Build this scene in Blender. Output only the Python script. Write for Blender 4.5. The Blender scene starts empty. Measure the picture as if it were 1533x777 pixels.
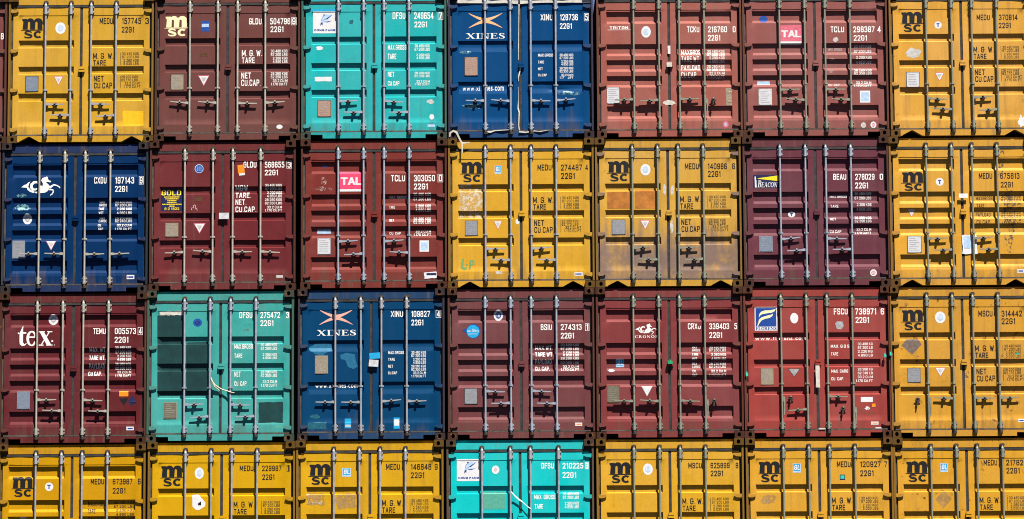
import bpy, bmesh, math, random
from math import radians, sin, cos, tan, pi, exp
from mathutils import Vector, Matrix, Euler
from mathutils.geometry import tessellate_polygon

# ------------------------------------------------------------------ camera, light, exposure
SC = bpy.context.scene
COL = SC.collection
W_PX, H_PX = 1533.0, 777.0
F_PX = 4566.0
TILT, ROLL = radians(6.43), radians(-0.33)
PITCH = 2.601                                   # one container of the stack
ROWS_UNDER = 1                                  # rows of the stack below the four in the picture
CZ = 3 * PITCH - 0.0 + 0.49                     # height at which the picture's centre meets the stack
DIST = F_PX / 87.0
CAM_LOC = Vector((0, -DIST * cos(TILT), CZ - DIST * sin(TILT)))
CAM_ROT = (Euler((radians(90) + TILT, 0, 0)).to_matrix() @ Matrix.Rotation(ROLL, 3, 'Z'))
cam_data = bpy.data.cameras.new('camera')
cam_data.sensor_width = 36.0
cam_data.lens = F_PX / W_PX * 36.0
cam_data.clip_start = 0.5
cam_data.clip_end = 3000
cam = bpy.data.objects.new('camera', cam_data)
cam.matrix_world = Matrix.Translation(CAM_LOC) @ CAM_ROT.to_4x4()
COL.objects.link(cam)
SC.camera = cam

SUN_DIR = Vector((0.54, -1.0, 2.15)).normalized()
SUN_EL = math.asin(SUN_DIR.z)
SUN_AZ = math.atan2(SUN_DIR.x, SUN_DIR.y)
world = bpy.data.worlds.new('World')
SC.world = world
world.use_nodes = True
wn = world.node_tree
bg = wn.nodes['Background']
sky = wn.nodes.new('ShaderNodeTexSky')
sky.sky_type = 'NISHITA'
sky.sun_disc = False
sky.sun_elevation = SUN_EL
sky.sun_rotation = SUN_AZ
sky.altitude = 6000
sky.air_density = 0.4
sky.dust_density = 0.05
sky.ozone_density = 2.0
wn.links.new(sky.outputs[0], bg.inputs[0])
bg.inputs[1].default_value = 0.05
sun_data = bpy.data.lights.new('sun', 'SUN')
sun_data.energy = 5.0
sun_data.angle = radians(0.5)
sun_data.color = (1.0, 0.95, 0.87)
sun = bpy.data.objects.new('sun', sun_data)
sun.rotation_euler = SUN_DIR.to_track_quat('Z', 'Y').to_euler()
sun.location = (10, -30, 40)
COL.objects.link(sun)
vs = SC.view_settings
vs.view_transform = 'Standard'
vs.look = 'None'
vs.exposure = 2.32
vs.gamma = 1.0
SC.cycles.filter_width = 1.0


def unproject(px, py, y0):
    d = CAM_ROT @ Vector(((px - W_PX / 2) / F_PX, -(py - H_PX / 2) / F_PX, -1.0))
    t = (y0 - CAM_LOC.y) / d.y
    return CAM_LOC + d * t


# ------------------------------------------------------------------ sizes (metres, container space: x right, y into the box, z up)
SX, SZ = 87.0, 86.45                            # photograph pixels per metre on the stack
HB = PITCH - 0.002                              # container height
HW = 110.0 / SX                                 # half width
DEEP = 6.05
DY = 0.055                                      # door face behind the corner castings
GDK = {3: 0.038, 5: 0.039, 2: 0.030}
GD = 0.046                                      # depth of the pressed grooves


def X(p): return p / SX
def Z(p): return HB - p / SZ


# ------------------------------------------------------------------ mesh builder
class MB:
    def __init__(s):
        s.v, s.f, s.m, s.mi = [], [], [], 0

    def add(s, vs_, fs):
        o = len(s.v)
        s.v += [tuple(q) for q in vs_]
        for f in fs:
            s.f.append(tuple(o + i for i in f))
            s.m.append(s.mi)

    def box(s, x0, x1, y0, y1, z0, z1, skip=''):
        if x0 > x1: x0, x1 = x1, x0
        if y0 > y1: y0, y1 = y1, y0
        if z0 > z1: z0, z1 = z1, z0
        fs = [(0, 1, 5, 4), (1, 2, 6, 5), (2, 3, 7, 6), (3, 0, 4, 7), (4, 5, 6, 7), (3, 2, 1, 0)]
        s.add([(x0, y0, z0), (x1, y0, z0), (x1, y1, z0), (x0, y1, z0), (x0, y0, z1), (x1, y0, z1), (x1, y1, z1), (x0, y1, z1)], fs)

    def cyl(s, p0, p1, r0, r1=None, n=10, caps=True):
        if r1 is None: r1 = r0
        p0, p1 = Vector(p0), Vector(p1)
        q = (p1 - p0).to_track_quat('Z', 'Y')
        vs_ = []
        for p, r in ((p0, r0), (p1, r1)):
            for i in range(n):
                a = 2 * pi * i / n
                vs_.append(p + q @ Vector((r * cos(a), r * sin(a), 0)))
        fs = [(i, (i + 1) % n, n + (i + 1) % n, n + i) for i in range(n)]
        if caps:
            fs += [tuple(range(n))[::-1], tuple(range(n, 2 * n))]
        s.add(vs_, fs)

    def prism(s, pts, y0, y1):                  # outline in x,z extruded along y
        n = len(pts)
        vs_ = [(x, y0, z) for x, z in pts] + [(x, y1, z) for x, z in pts]
        fs = [(i, (i + 1) % n, n + (i + 1) % n, n + i) for i in range(n)]
        tr = tessellate_polygon([[Vector((x, z, 0)) for x, z in pts]])
        fs += [tuple(t) for t in tr] + [tuple(n + i for i in t)[::-1] for t in tr]
        s.add(vs_, fs)

    def tube(s, pts, r, n=6):
        pts = [Vector(p) for p in pts]
        rings = []
        for i, p in enumerate(pts):
            d = (pts[min(i + 1, len(pts) - 1)] - pts[max(i - 1, 0)])
            q = d.to_track_quat('Z', 'Y')
            rr = r[i] if isinstance(r, (list, tuple)) else r
            rings.append([p + q @ Vector((rr * cos(2 * pi * k / n), rr * sin(2 * pi * k / n), 0)) for k in range(n)])
        vs_ = [v for g in rings for v in g]
        fs = []
        for i in range(len(pts) - 1):
            for k in range(n):
                fs.append((i * n + k, i * n + (k + 1) % n, (i + 1) * n + (k + 1) % n, (i + 1) * n + k))
        fs += [tuple(range(n))[::-1], tuple(range((len(pts) - 1) * n, len(pts) * n))]
        s.add(vs_, fs)

    def mesh(s, name, smooth=False, recalc=True):
        me = bpy.data.meshes.new(name)
        me.from_pydata(s.v, [], s.f)
        if any(s.m): me.polygons.foreach_set('material_index', s.m)
        me.update()
        if recalc:
            bm = bmesh.new(); bm.from_mesh(me)
            bmesh.ops.recalc_face_normals(bm, faces=bm.faces)
            bm.to_mesh(me); bm.free()
        if smooth:
            me.shade_smooth()
            me.set_sharp_from_angle(angle=radians(32))
        return me


def link(name, me, mats, parent=None, loc=None, label=None):
    o = bpy.data.objects.new(name, me)
    COL.objects.link(o)
    if not isinstance(mats, (list, tuple)): mats = [mats]
    while len(me.materials) < len(mats): me.materials.append(None)
    for i, m in enumerate(mats):
        o.material_slots[i].link = 'OBJECT'
        o.material_slots[i].material = m
    if parent is not None: o.parent = parent
    if loc: o.location = loc
    if label: o['label'] = label
    return o


# ------------------------------------------------------------------ materials
def srgb(r, g, b):
    f = lambda c: (c / 255 / 12.92) if c / 255 <= 0.04045 else ((c / 255 + 0.055) / 1.055) ** 2.4
    return (f(r), f(g), f(b))


def nodes(name):
    m = bpy.data.materials.new(name)
    m.use_nodes = True
    nt = m.node_tree
    return m, nt, nt.nodes, nt.links, nt.nodes['Principled BSDF']


def mixc(nt, fac, a, b, mode='MIX'):
    n = nt.nodes.new('ShaderNodeMix')
    n.data_type = 'RGBA'; n.blend_type = mode
    for sock, val in ((n.inputs[0], fac), (n.inputs[6], a), (n.inputs[7], b)):
        if hasattr(val, 'is_output'): nt.links.new(val, sock)
        elif isinstance(val, (tuple, list)): sock.default_value = (*val[:3], 1)
        else: sock.default_value = val
    return n.outputs[2]


def noise(nt, vec, scale, detail=4, rough=0.55, dist=0.0):
    n = nt.nodes.new('ShaderNodeTexNoise')
    n.inputs['Scale'].default_value = scale
    n.inputs['Detail'].default_value = detail
    n.inputs['Roughness'].default_value = rough
    n.inputs['Distortion'].default_value = dist
    nt.links.new(vec, n.inputs['Vector'])
    return n.outputs[0]


def ramp(nt, fac, p0, p1, v0=0.0, v1=1.0):
    n = nt.nodes.new('ShaderNodeMapRange')
    n.interpolation_type = 'SMOOTHSTEP'
    n.inputs[1].default_value = p0; n.inputs[2].default_value = p1
    n.inputs[3].default_value = v0; n.inputs[4].default_value = v1
    nt.links.new(fac, n.inputs[0])
    return n.outputs[0]


def mapping(nt, loc=(0, 0, 0), scale=(1, 1, 1)):
    tc = nt.nodes.new('ShaderNodeTexCoord')
    mp = nt.nodes.new('ShaderNodeMapping')
    mp.inputs['Location'].default_value = loc
    mp.inputs['Scale'].default_value = scale
    nt.links.new(tc.outputs['Object'], mp.inputs['Vector'])
    return mp.outputs[0]


def math_node(nt, op, a, b):
    n = nt.nodes.new('ShaderNodeMath'); n.operation = op
    for i, val in enumerate((a, b)):
        if hasattr(val, 'is_output'): nt.links.new(val, n.inputs[i])
        else: n.inputs[i].default_value = val
    return n.outputs[0]


ALB = 0.42                                       # surfaces are a little darker than fresh paint; the exposure makes up for it
RUST = (0.040, 0.015, 0.006)
RUST2 = (0.095, 0.038, 0.014)


def paint(name, col, seed, fade=0.25, dirt=0.35, rust=0.12, rough=0.5, grime=None):
    """weathered enamel: mottled fading, rain streaks, dust film, rust specks"""
    m, nt, N, L, bsdf = nodes(name)
    col = tuple(c * ALB for c in col)
    rnd = random.Random(seed)
    off = (rnd.uniform(-50, 50), rnd.uniform(-50, 50), rnd.uniform(-50, 50))
    v = mapping(nt, off)
    vstreak = mapping(nt, off, (11, 3, 0.55))
    vfine = mapping(nt, (off[2], off[0], off[1]), (26, 6, 1.2))
    pale = tuple(min(1, c * 0.80 + 0.26 * (0.05 + 0.5 * max(col))) for c in col)
    dark = tuple(c * 0.70 for c in col)
    big = noise(nt, v, 1.1, 5, 0.6)
    c = mixc(nt, ramp(nt, big, 0.36, 0.70, 0, fade), col, pale)
    c = mixc(nt, ramp(nt, noise(nt, v, 2.7, 6, 0.65, 0.4), 0.50, 0.72, 0, 0.55 * dirt + 0.1), c, dark)
    dust = tuple(0.5 * a + 0.5 * b for a, b in zip(col, (0.060, 0.042, 0.03)))
    c = mixc(nt, ramp(nt, noise(nt, vstreak, 1.0, 4, 0.6), 0.52, 0.75, 0, dirt), c, dust)
    c = mixc(nt, ramp(nt, noise(nt, vfine, 1.0, 3, 0.6), 0.56, 0.74, 0, dirt * 0.6), c, dark)
    if grime:
        z0, z1, amt, gcol = grime
        sep = N.new('ShaderNodeSeparateXYZ')
        tc = N.new('ShaderNodeTexCoord'); L.new(tc.outputs['Object'], sep.inputs[0])
        wob = math_node(nt, 'MULTIPLY', math_node(nt, 'SUBTRACT', noise(nt, vstreak, 0.8, 3), 0.5), 1.3)
        h = math_node(nt, 'ADD', sep.outputs[2], wob)
        band = ramp(nt, h, z0, z1, amt, 0.0)
        band = math_node(nt, 'MULTIPLY', band, ramp(nt, noise(nt, v, 3.0, 6, 0.6), 0.30, 0.55, 0.45, 1))
        c = mixc(nt, band, c, gcol)
    lift = ramp(nt, noise(nt, v, 55, 3, 0.7), 0.3, 0.75, 0.90, 1.08)
    cm = N.new('ShaderNodeCombineXYZ')
    for i in range(3): L.new(lift, cm.inputs[i])
    c = mixc(nt, 1.0, c, cm.outputs[0], 'MULTIPLY')
    rn = noise(nt, v, 7.5, 9, 0.72, 0.3)
    t = 0.74 - 0.2 * rust
    rmask = ramp(nt, rn, t, t + 0.05, 0, 0.9)
    rcol = mixc(nt, ramp(nt, noise(nt, v, 30, 4), 0.4, 0.65), RUST, RUST2)
    c = mixc(nt, rmask, c, rcol)
    L.new(c, bsdf.inputs['Base Color'])
    L.new(ramp(nt, rmask, 0, 1, rough, 0.9), bsdf.inputs['Roughness'])
    bsdf.inputs['Specular IOR Level'].default_value = 0.04
    bp = N.new('ShaderNodeBump')
    bp.inputs['Strength'].default_value = 0.35
    bp.inputs['Distance'].default_value = 0.012
    L.new(math_node(nt, 'ADD', noise(nt, v, 2.2, 2), math_node(nt, 'MULTIPLY', noise(nt, v, 35, 4), 0.06)), bp.inputs['Height'])
    L.new(bp.outputs[0], bsdf.inputs['Normal'])
    return m


def simple(name, col, rough=0.6, metal=0.0, var=0.25, scale=18, spec=0.12):
    col = tuple(c * ALB for c in col)
    m, nt, N, L, bsdf = nodes(name)
    v = mapping(nt)
    f = ramp(nt, noise(nt, v, scale, 5, 0.65), 0.3, 0.72)
    c = mixc(nt, f, tuple(x * (1 - var) for x in col), tuple(min(1, x * (1 + var * 0.6)) for x in col))
    L.new(c, bsdf.inputs['Base Color'])
    bsdf.inputs['Roughness'].default_value = rough
    bsdf.inputs['Metallic'].default_value = metal
    bsdf.inputs['Specular IOR Level'].default_value = spec
    return m


def worn(name, col, seed, amount):
    """paint or vinyl that flakes away: the same colour broken by transparent flecks"""
    col = tuple(c * ALB for c in col)
    m, nt, N, L, bsdf = nodes(name)
    v = mapping(nt, (seed * 3.1, seed, seed * 1.7))
    L.new(mixc(nt, ramp(nt, noise(nt, v, 9, 4), 0.3, 0.7), tuple(c * 0.8 for c in col), col), bsdf.inputs['Base Color'])
    bsdf.inputs['Roughness'].default_value = 0.6
    L.new(ramp(nt, noise(nt, v, 16, 7, 0.75), amount - 0.04, amount + 0.04), bsdf.inputs['Alpha'])
    return m


_mc = {}
def mat(name):
    return _mc[name]


def defmat(name, *a, **k):
    _mc[name] = simple(name, *a, **k)


defmat('white_ink', (0.82, 0.80, 0.77), var=0.18, scale=30)
defmat('faded_white_ink', (0.42, 0.36, 0.34), var=0.3, scale=30)
defmat('black_ink', (0.006, 0.006, 0.009), var=0.3, scale=30)
defmat('faded_black_ink', (0.045, 0.032, 0.015), var=0.3, scale=30)
defmat('cream_ink', (0.80, 0.70, 0.42), var=0.12)
defmat('peach_ink', (0.85, 0.42, 0.20), var=0.2, scale=4)
defmat('salmon_ink', (0.80, 0.36, 0.28), var=0.2, scale=4)
defmat('white_vinyl', (0.66, 0.66, 0.68), var=0.10)
defmat('dirty_vinyl', (0.50, 0.48, 0.46), var=0.25)
defmat('grey_vinyl', (0.33, 0.33, 0.35), var=0.3)
defmat('brown_grey_vinyl', (0.17, 0.12, 0.10), var=0.3)
defmat('pale_paper', (0.54, 0.55, 0.58), var=0.25, scale=12)
defmat('blue_vinyl', (0.008, 0.06, 0.30), var=0.25)
defmat('sky_vinyl', (0.01, 0.32, 0.62), var=0.12)
defmat('navy_vinyl', (0.006, 0.012, 0.07), var=0.3)
defmat('royal_vinyl', (0.006, 0.05, 0.27), var=0.15)
defmat('pale_blue_vinyl', (0.40, 0.55, 0.75), var=0.2)
defmat('pink_vinyl', (0.72, 0.055, 0.14), var=0.15)
defmat('faded_pink_vinyl', (0.62, 0.13, 0.19), var=0.2)
defmat('yellow_vinyl', (0.85, 0.62, 0.01), var=0.1)
defmat('fresh_yellow_paint', (0.80, 0.42, 0.005), var=0.08)
defmat('orange_vinyl', (0.85, 0.24, 0.01), var=0.1)
defmat('orange_patch', (0.42, 0.15, 0.022), var=0.3, scale=7)
defmat('tan_patch', (0.36, 0.20, 0.055), var=0.3, scale=9)
defmat('dark_teal_patch', (0.004, 0.038, 0.040), var=0.28, scale=5)
defmat('pale_teal_patch', (0.08, 0.34, 0.26), var=0.15)
defmat('bright_blue_patch', (0.012, 0.13, 0.25), var=0.25)
defmat('teal_patch', (0.008, 0.10, 0.15), var=0.3)
defmat('green_plastic', (0.01, 0.32, 0.13), var=0.15)
defmat('mint_plastic', (0.03, 0.50, 0.36), var=0.15)
defmat('plate_steel', (0.30, 0.31, 0.34), rough=0.5, metal=0.3, var=0.25, scale=60)
defmat('plate_tan', (0.33, 0.27, 0.19), rough=0.55, metal=0.2, var=0.3, scale=60)
defmat('plate_pink', (0.38, 0.23, 0.17), rough=0.6, var=0.3, scale=60)
defmat('plate_white', (0.56, 0.56, 0.59), rough=0.6, var=0.15, scale=60)
defmat('plate_blue', (0.20, 0.25, 0.33), rough=0.5, metal=0.2, var=0.3, scale=60)
defmat('plate_olive', (0.17, 0.15, 0.10), rough=0.55, metal=0.2, var=0.3, scale=60)
defmat('rubber', (0.032, 0.030, 0.030), rough=0.85, var=0.5, scale=9, spec=0.2)
defmat('dusty_rubber', (0.085, 0.070, 0.058), rough=0.9, var=0.5, scale=9, spec=0.2)
defmat('foam', (0.56, 0.54, 0.48), rough=0.9, var=0.25, scale=14)
defmat('rope_fibre', (0.62, 0.55, 0.40), rough=0.9, var=0.3, scale=40)
defmat('dark_steel', (0.042, 0.032, 0.027), rough=0.8, var=0.6, scale=14, spec=0.25)
defmat('rust_steel', (0.075, 0.038, 0.022), rough=0.9, var=0.6, scale=8, spec=0.2)
defmat('stain', (0.10, 0.045, 0.02), rough=0.9, var=0.4)
_mc['torn_vinyl'] = worn('torn_vinyl', (0.60, 0.47, 0.30), 2, 0.50)
_mc['pale_scuff'] = worn('pale_scuff', (0.42, 0.26, 0.23), 4, 0.54)
_mc['smear'] = worn('smear', (0.10, 0.05, 0.015), 5, 0.56)
_mc['scuff'] = worn('scuff', (0.10, 0.30, 0.33), 8, 0.50)
_mc['green_spray'] = worn('green_spray', (0.12, 0.30, 0.07), 3, 0.42)
_mc['soot'] = worn('soot', (0.05, 0.034, 0.014), 7, 0.545)
_mc['ghost'] = worn('ghost', (0.36, 0.195, 0.04), 11, 0.47)


def galvanised(name, col, seed, rust):
    col = tuple(c * ALB for c in col)
    m, nt, N, L, bsdf = nodes(name)
    v = mapping(nt, (seed * 7.3, seed * 2.1, seed))
    c = mixc(nt, ramp(nt, noise(nt, v, 14, 5, 0.6), 0.3, 0.7), tuple(x * 0.72 for x in col), col)
    c = mixc(nt, ramp(nt, noise(nt, v, 5, 8, 0.7), 0.66 - 0.2 * rust, 0.74 - 0.2 * rust, 0, 0.85), c, RUST2)
    L.new(c, bsdf.inputs['Base Color'])
    bsdf.inputs['Roughness'].default_value = 0.55
    bsdf.inputs['Metallic'].default_value = 0.25
    return m


GALV = [galvanised('galvanised_steel_%s' % w, c, i, r) for i, (w, c, r) in enumerate((
    ('bluish', (0.34, 0.38, 0.46), 0.10), ('warm', (0.44, 0.41, 0.34), 0.22), ('plain', (0.36, 0.37, 0.40), 0.12), ('olive', (0.25, 0.26, 0.19), 0.3)))]

# ------------------------------------------------------------------ letters
CHARS = "ABCDEFGHIJKLMNOPQRSTUVWXYZ0123456789.abcdefghijklmnopqrstuvwxyz"


def harvest(offset):
    made = []
    for ch in CHARS:
        cu = bpy.data.curves.new('glyph', 'FONT')
        cu.body = ch; cu.size = 1.0; cu.resolution_u = 3; cu.offset = offset; cu.fill_mode = 'FRONT'
        o = bpy.data.objects.new('glyph', cu); COL.objects.link(o)
        made.append((ch, o))
    dg = bpy.context.evaluated_depsgraph_get(); dg.update()
    out = {}
    for ch, o in made:
        me = bpy.data.meshes.new_from_object(o.evaluated_get(dg))
        vs_ = [(v.co.x, v.co.y) for v in me.vertices]
        fs = [tuple(p.vertices) for p in me.polygons]
        bpy.data.meshes.remove(me)
        x0 = min(v[0] for v in vs_); x1 = max(v[0] for v in vs_)
        out[ch] = ([(x - x0, y) for x, y in vs_], fs, x1 - x0)
        cu = o.data
        bpy.data.objects.remove(o); bpy.data.curves.remove(cu)
    return out


_R = .15
GOTHIC = {                                       # centre lines on a grid one unit high: (points, corner radius)
    'A': (.48, [([(0, 0), (.22, 1)], 0), ([(.26, 1), (.48, 0)], 0), ([(.08, .30), (.40, .30)], 0)]),
    'B': (.46, [([(0, 0), (0, 1)], 0), ([(0, 1), (.43, 1), (.43, .53), (0, .53)], _R), ([(0, .53), (.46, .53), (.46, 0), (0, 0)], _R)]),
    'C': (.46, [([(.46, .68), (.46, 1), (0, 1), (0, 0), (.46, 0), (.46, .32)], _R)]),
    'D': (.46, [([(0, 0), (0, 1)], 0), ([(0, 1), (.46, 1), (.46, 0), (0, 0)], _R)]),
    'E': (.40, [([(0, 0), (0, 1)], 0), ([(0, 1), (.40, 1)], 0), ([(0, .52), (.34, .52)], 0), ([(0, 0), (.40, 0)], 0)]),
    'F': (.40, [([(0, 0), (0, 1)], 0), ([(0, 1), (.40, 1)], 0), ([(0, .52), (.34, .52)], 0)]),
    'G': (.46, [([(.46, .70), (.46, 1), (0, 1), (0, 0), (.46, 0), (.46, .46)], _R), ([(.52, .48), (.26, .48)], 0)]),
    'H': (.46, [([(0, 0), (0, 1)], 0), ([(.46, 0), (.46, 1)], 0), ([(0, .52), (.46, .52)], 0)]),
    'I': (.0, [([(0, 0), (0, 1)], 0)]),
    'J': (.38, [([(.38, 1), (.38, 0), (0, 0), (0, .28)], _R)]),
    'K': (.46, [([(0, 0), (0, 1)], 0), ([(.43, 1), (.03, .44)], 0), ([(.15, .60), (.46, 0)], 0)]),
    'L': (.38, [([(0, 0), (0, 1)], 0), ([(0, 0), (.38, 0)], 0)]),
    'M': (.60, [([(0, 0), (0, 1)], 0), ([(.60, 0), (.60, 1)], 0), ([(.02, 1), (.29, .18)], 0), ([(.58, 1), (.31, .18)], 0)]),
    'N': (.48, [([(0, 0), (0, 1)], 0), ([(.48, 0), (.48, 1)], 0), ([(.03, .98), (.45, .02)], 0)]),
    'O': (.46, [([(.23, 1), (0, 1), (0, 0), (.46, 0), (.46, 1), (.225, 1)], _R)]),
    'P': (.46, [([(0, 0), (0, 1)], 0), ([(0, 1), (.46, 1), (.46, .46), (0, .46)], _R)]),
    'R': (.46, [([(0, 0), (0, 1)], 0), ([(0, 1), (.46, 1), (.46, .48), (0, .48)], _R), ([(.22, .48), (.46, 0)], 0)]),
    'S': (.46, [([(.45, .70), (.45, 1), (0, 1), (0, .54), (.46, .48), (.46, 0), (0, 0), (0, .30)], _R)]),
    'T': (.44, [([(.22, 0), (.22, 1)], 0), ([(0, 1), (.44, 1)], 0)]),
    'U': (.46, [([(0, 1), (0, 0), (.46, 0), (.46, 1)], .18)]),
    'V': (.46, [([(0, 1), (.22, 0)], 0), ([(.46, 1), (.24, 0)], 0)]),
    'W': (.66, [([(0, 1), (.16, 0)], 0), ([(.18, 0), (.32, .9)], 0), ([(.34, .9), (.48, 0)], 0), ([(.50, 0), (.66, 1)], 0)]),
    'X': (.46, [([(0, 1), (.46, 0)], 0), ([(.46, 1), (0, 0)], 0)]),
    'Y': (.46, [([(0, 1), (.22, .45)], 0), ([(.46, 1), (.24, .45)], 0), ([(.23, .5), (.23, 0)], 0)]),
    'Z': (.42, [([(0, 1), (.42, 1)], 0), ([(.42, .97), (0, .03)], 0), ([(0, 0), (.42, 0)], 0)]),
    '0': (.44, [([(.22, 1), (0, 1), (0, 0), (.44, 0), (.44, 1), (.215, 1)], _R)]),
    '1': (.20, [([(.18, 0), (.18, 1)], 0), ([(.17, .98), (0, .80)], 0)]),
    '2': (.44, [([(0, .70), (0, 1), (.43, 1), (.43, .60), (.02, .02)], .14), ([(0, 0), (.44, 0)], 0)]),
    '3': (.44, [([(0, .74), (0, 1), (.42, 1), (.42, .53), (.14, .53)], .14), ([(.14, .53), (.44, .53), (.44, 0), (0, 0), (0, .26)], .14)]),
    '4': (.48, [([(.36, 0), (.36, 1)], 0), ([(.33, .98), (0, .28)], 0), ([(-.02, .26), (.50, .26)], 0)]),
    '5': (.44, [([(.40, 1), (.03, 1)], 0), ([(.03, 1), (.03, .56)], 0), ([(.02, .60), (.44, .60), (.44, 0), (0, 0), (0, .26)], .15)]),
    '6': (.44, [([(.43, .74), (.43, 1), (0, 1), (0, 0), (.44, 0), (.44, .56), (.02, .56)], _R)]),
    '7': (.42, [([(0, 1), (.42, 1)], 0), ([(.42, .98), (.12, 0)], 0)]),
    '8': (.44, [([(.22, 1), (.01, 1), (.01, .53), (.43, .53), (.43, 1), (.215, 1)], .14), ([(.22, .53), (0, .53), (0, 0), (.44, 0), (.44, .53), (.215, .53)], .14)]),
    '9': (.44, [([(.01, .26), (.01, 0), (.44, 0), (.44, 1), (0, 1), (0, .44), (.42, .44)], _R)]),
    '.': (.0, [([(0, -.02), (0, .06)], 0)]),
}


def rounded(pts, r):
    if not r or len(pts) < 3: return pts
    out = [pts[0]]
    for i in range(1, len(pts) - 1):
        a, b, c = (Vector(pts[i - 1]), Vector(pts[i]), Vector(pts[i + 1]))
        la, lc = (a - b).length, (c - b).length
        k = min(r, la * .5, lc * .5)
        p, q = b + (a - b) / la * k, b + (c - b) / lc * k
        for j in range(5):
            t = j / 4
            out.append(tuple(p * (1 - t) ** 2 + b * 2 * t * (1 - t) + q * t * t))
    out.append(pts[-1])
    return out


def gothic(sw):
    out = {}
    for ch, (w, strokes) in GOTHIC.items():
        vs_, fs = [], []
        for k, (pts, r) in enumerate(strokes):
            q = [(x, y * (1 - sw) + sw / 2) for x, y in pts]
            if not r:
                for i, j in ((0, 1), (-1, -2)):
                    dx, dy = pts[i][0] - pts[j][0], pts[i][1] - pts[j][1]
                    if pts[i][1] in (0, 1) and abs(dy) > .3: q[i] = (q[i][0] + dx / abs(dy) * sw / 2, q[i][1] + (sw / 2 if dy > 0 else -sw / 2))
                    if abs(dy) < .01 and len(pts) == 2: q[i] = (q[i][0] + (sw / 2 if dx > 0 else -sw / 2), q[i][1])
            v, f = strip(rounded(q, r), sw)
            o = len(vs_)
            vs_ += [(x + sw / 2, min(max(y, 0), 1), k * 0.00011) for x, y in v]
            fs += [tuple(o + i for i in q) for q in f]
        # straight strokes run to the very edge
        out[ch] = (vs_, fs, w + sw)
    for ch, (v, f, w) in harvest(0.012).items():
        if ch not in out: out[ch] = ([(x, y, 0) for x, y in v], f, w)
    return out


def strip(pts, ws):
    """ribbon along pts, returns verts and quads"""
    vs_, fs = [], []
    n = len(pts)
    for i, (x, y) in enumerate(pts):
        a = pts[max(i - 1, 0)]; b = pts[min(i + 1, n - 1)]
        dx, dy = b[0] - a[0], b[1] - a[1]
        l = math.hypot(dx, dy) or 1
        w = (ws[i] if isinstance(ws, (list, tuple)) else ws) / 2
        vs_ += [(x - dy / l * w, y + dx / l * w), (x + dy / l * w, y - dx / l * w)]
    for i in range(n - 1): fs.append((2 * i, 2 * i + 1, 2 * i + 3, 2 * i + 2))
    return vs_, fs


FONT = {'n': gothic(.165), 'b': gothic(.20), 't': gothic(.15)}


def poly(pts):
    return list(pts), [tuple(t) for t in tessellate_polygon([[Vector((x, y, 0)) for x, y in pts]])]


def rect(x0, y0, x1, y1): return poly([(x0, y0), (x1, y0), (x1, y1), (x0, y1)])


def arc(cx, cy, rx, ry, a0, a1, w0, w1=None, n=14):
    """arc ribbon in degrees whose width swings w0 (sides) to w1 (top and bottom)"""
    w1 = w0 if w1 is None else w1
    pts, ws = [], []
    for i in range(n + 1):
        a = radians(a0 + (a1 - a0) * i / n)
        pts.append((cx + rx * cos(a), cy + ry * sin(a)))
        ws.append(w1 + (w0 - w1) * abs(cos(a)) ** 1.5)
    return strip(pts, ws)


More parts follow.
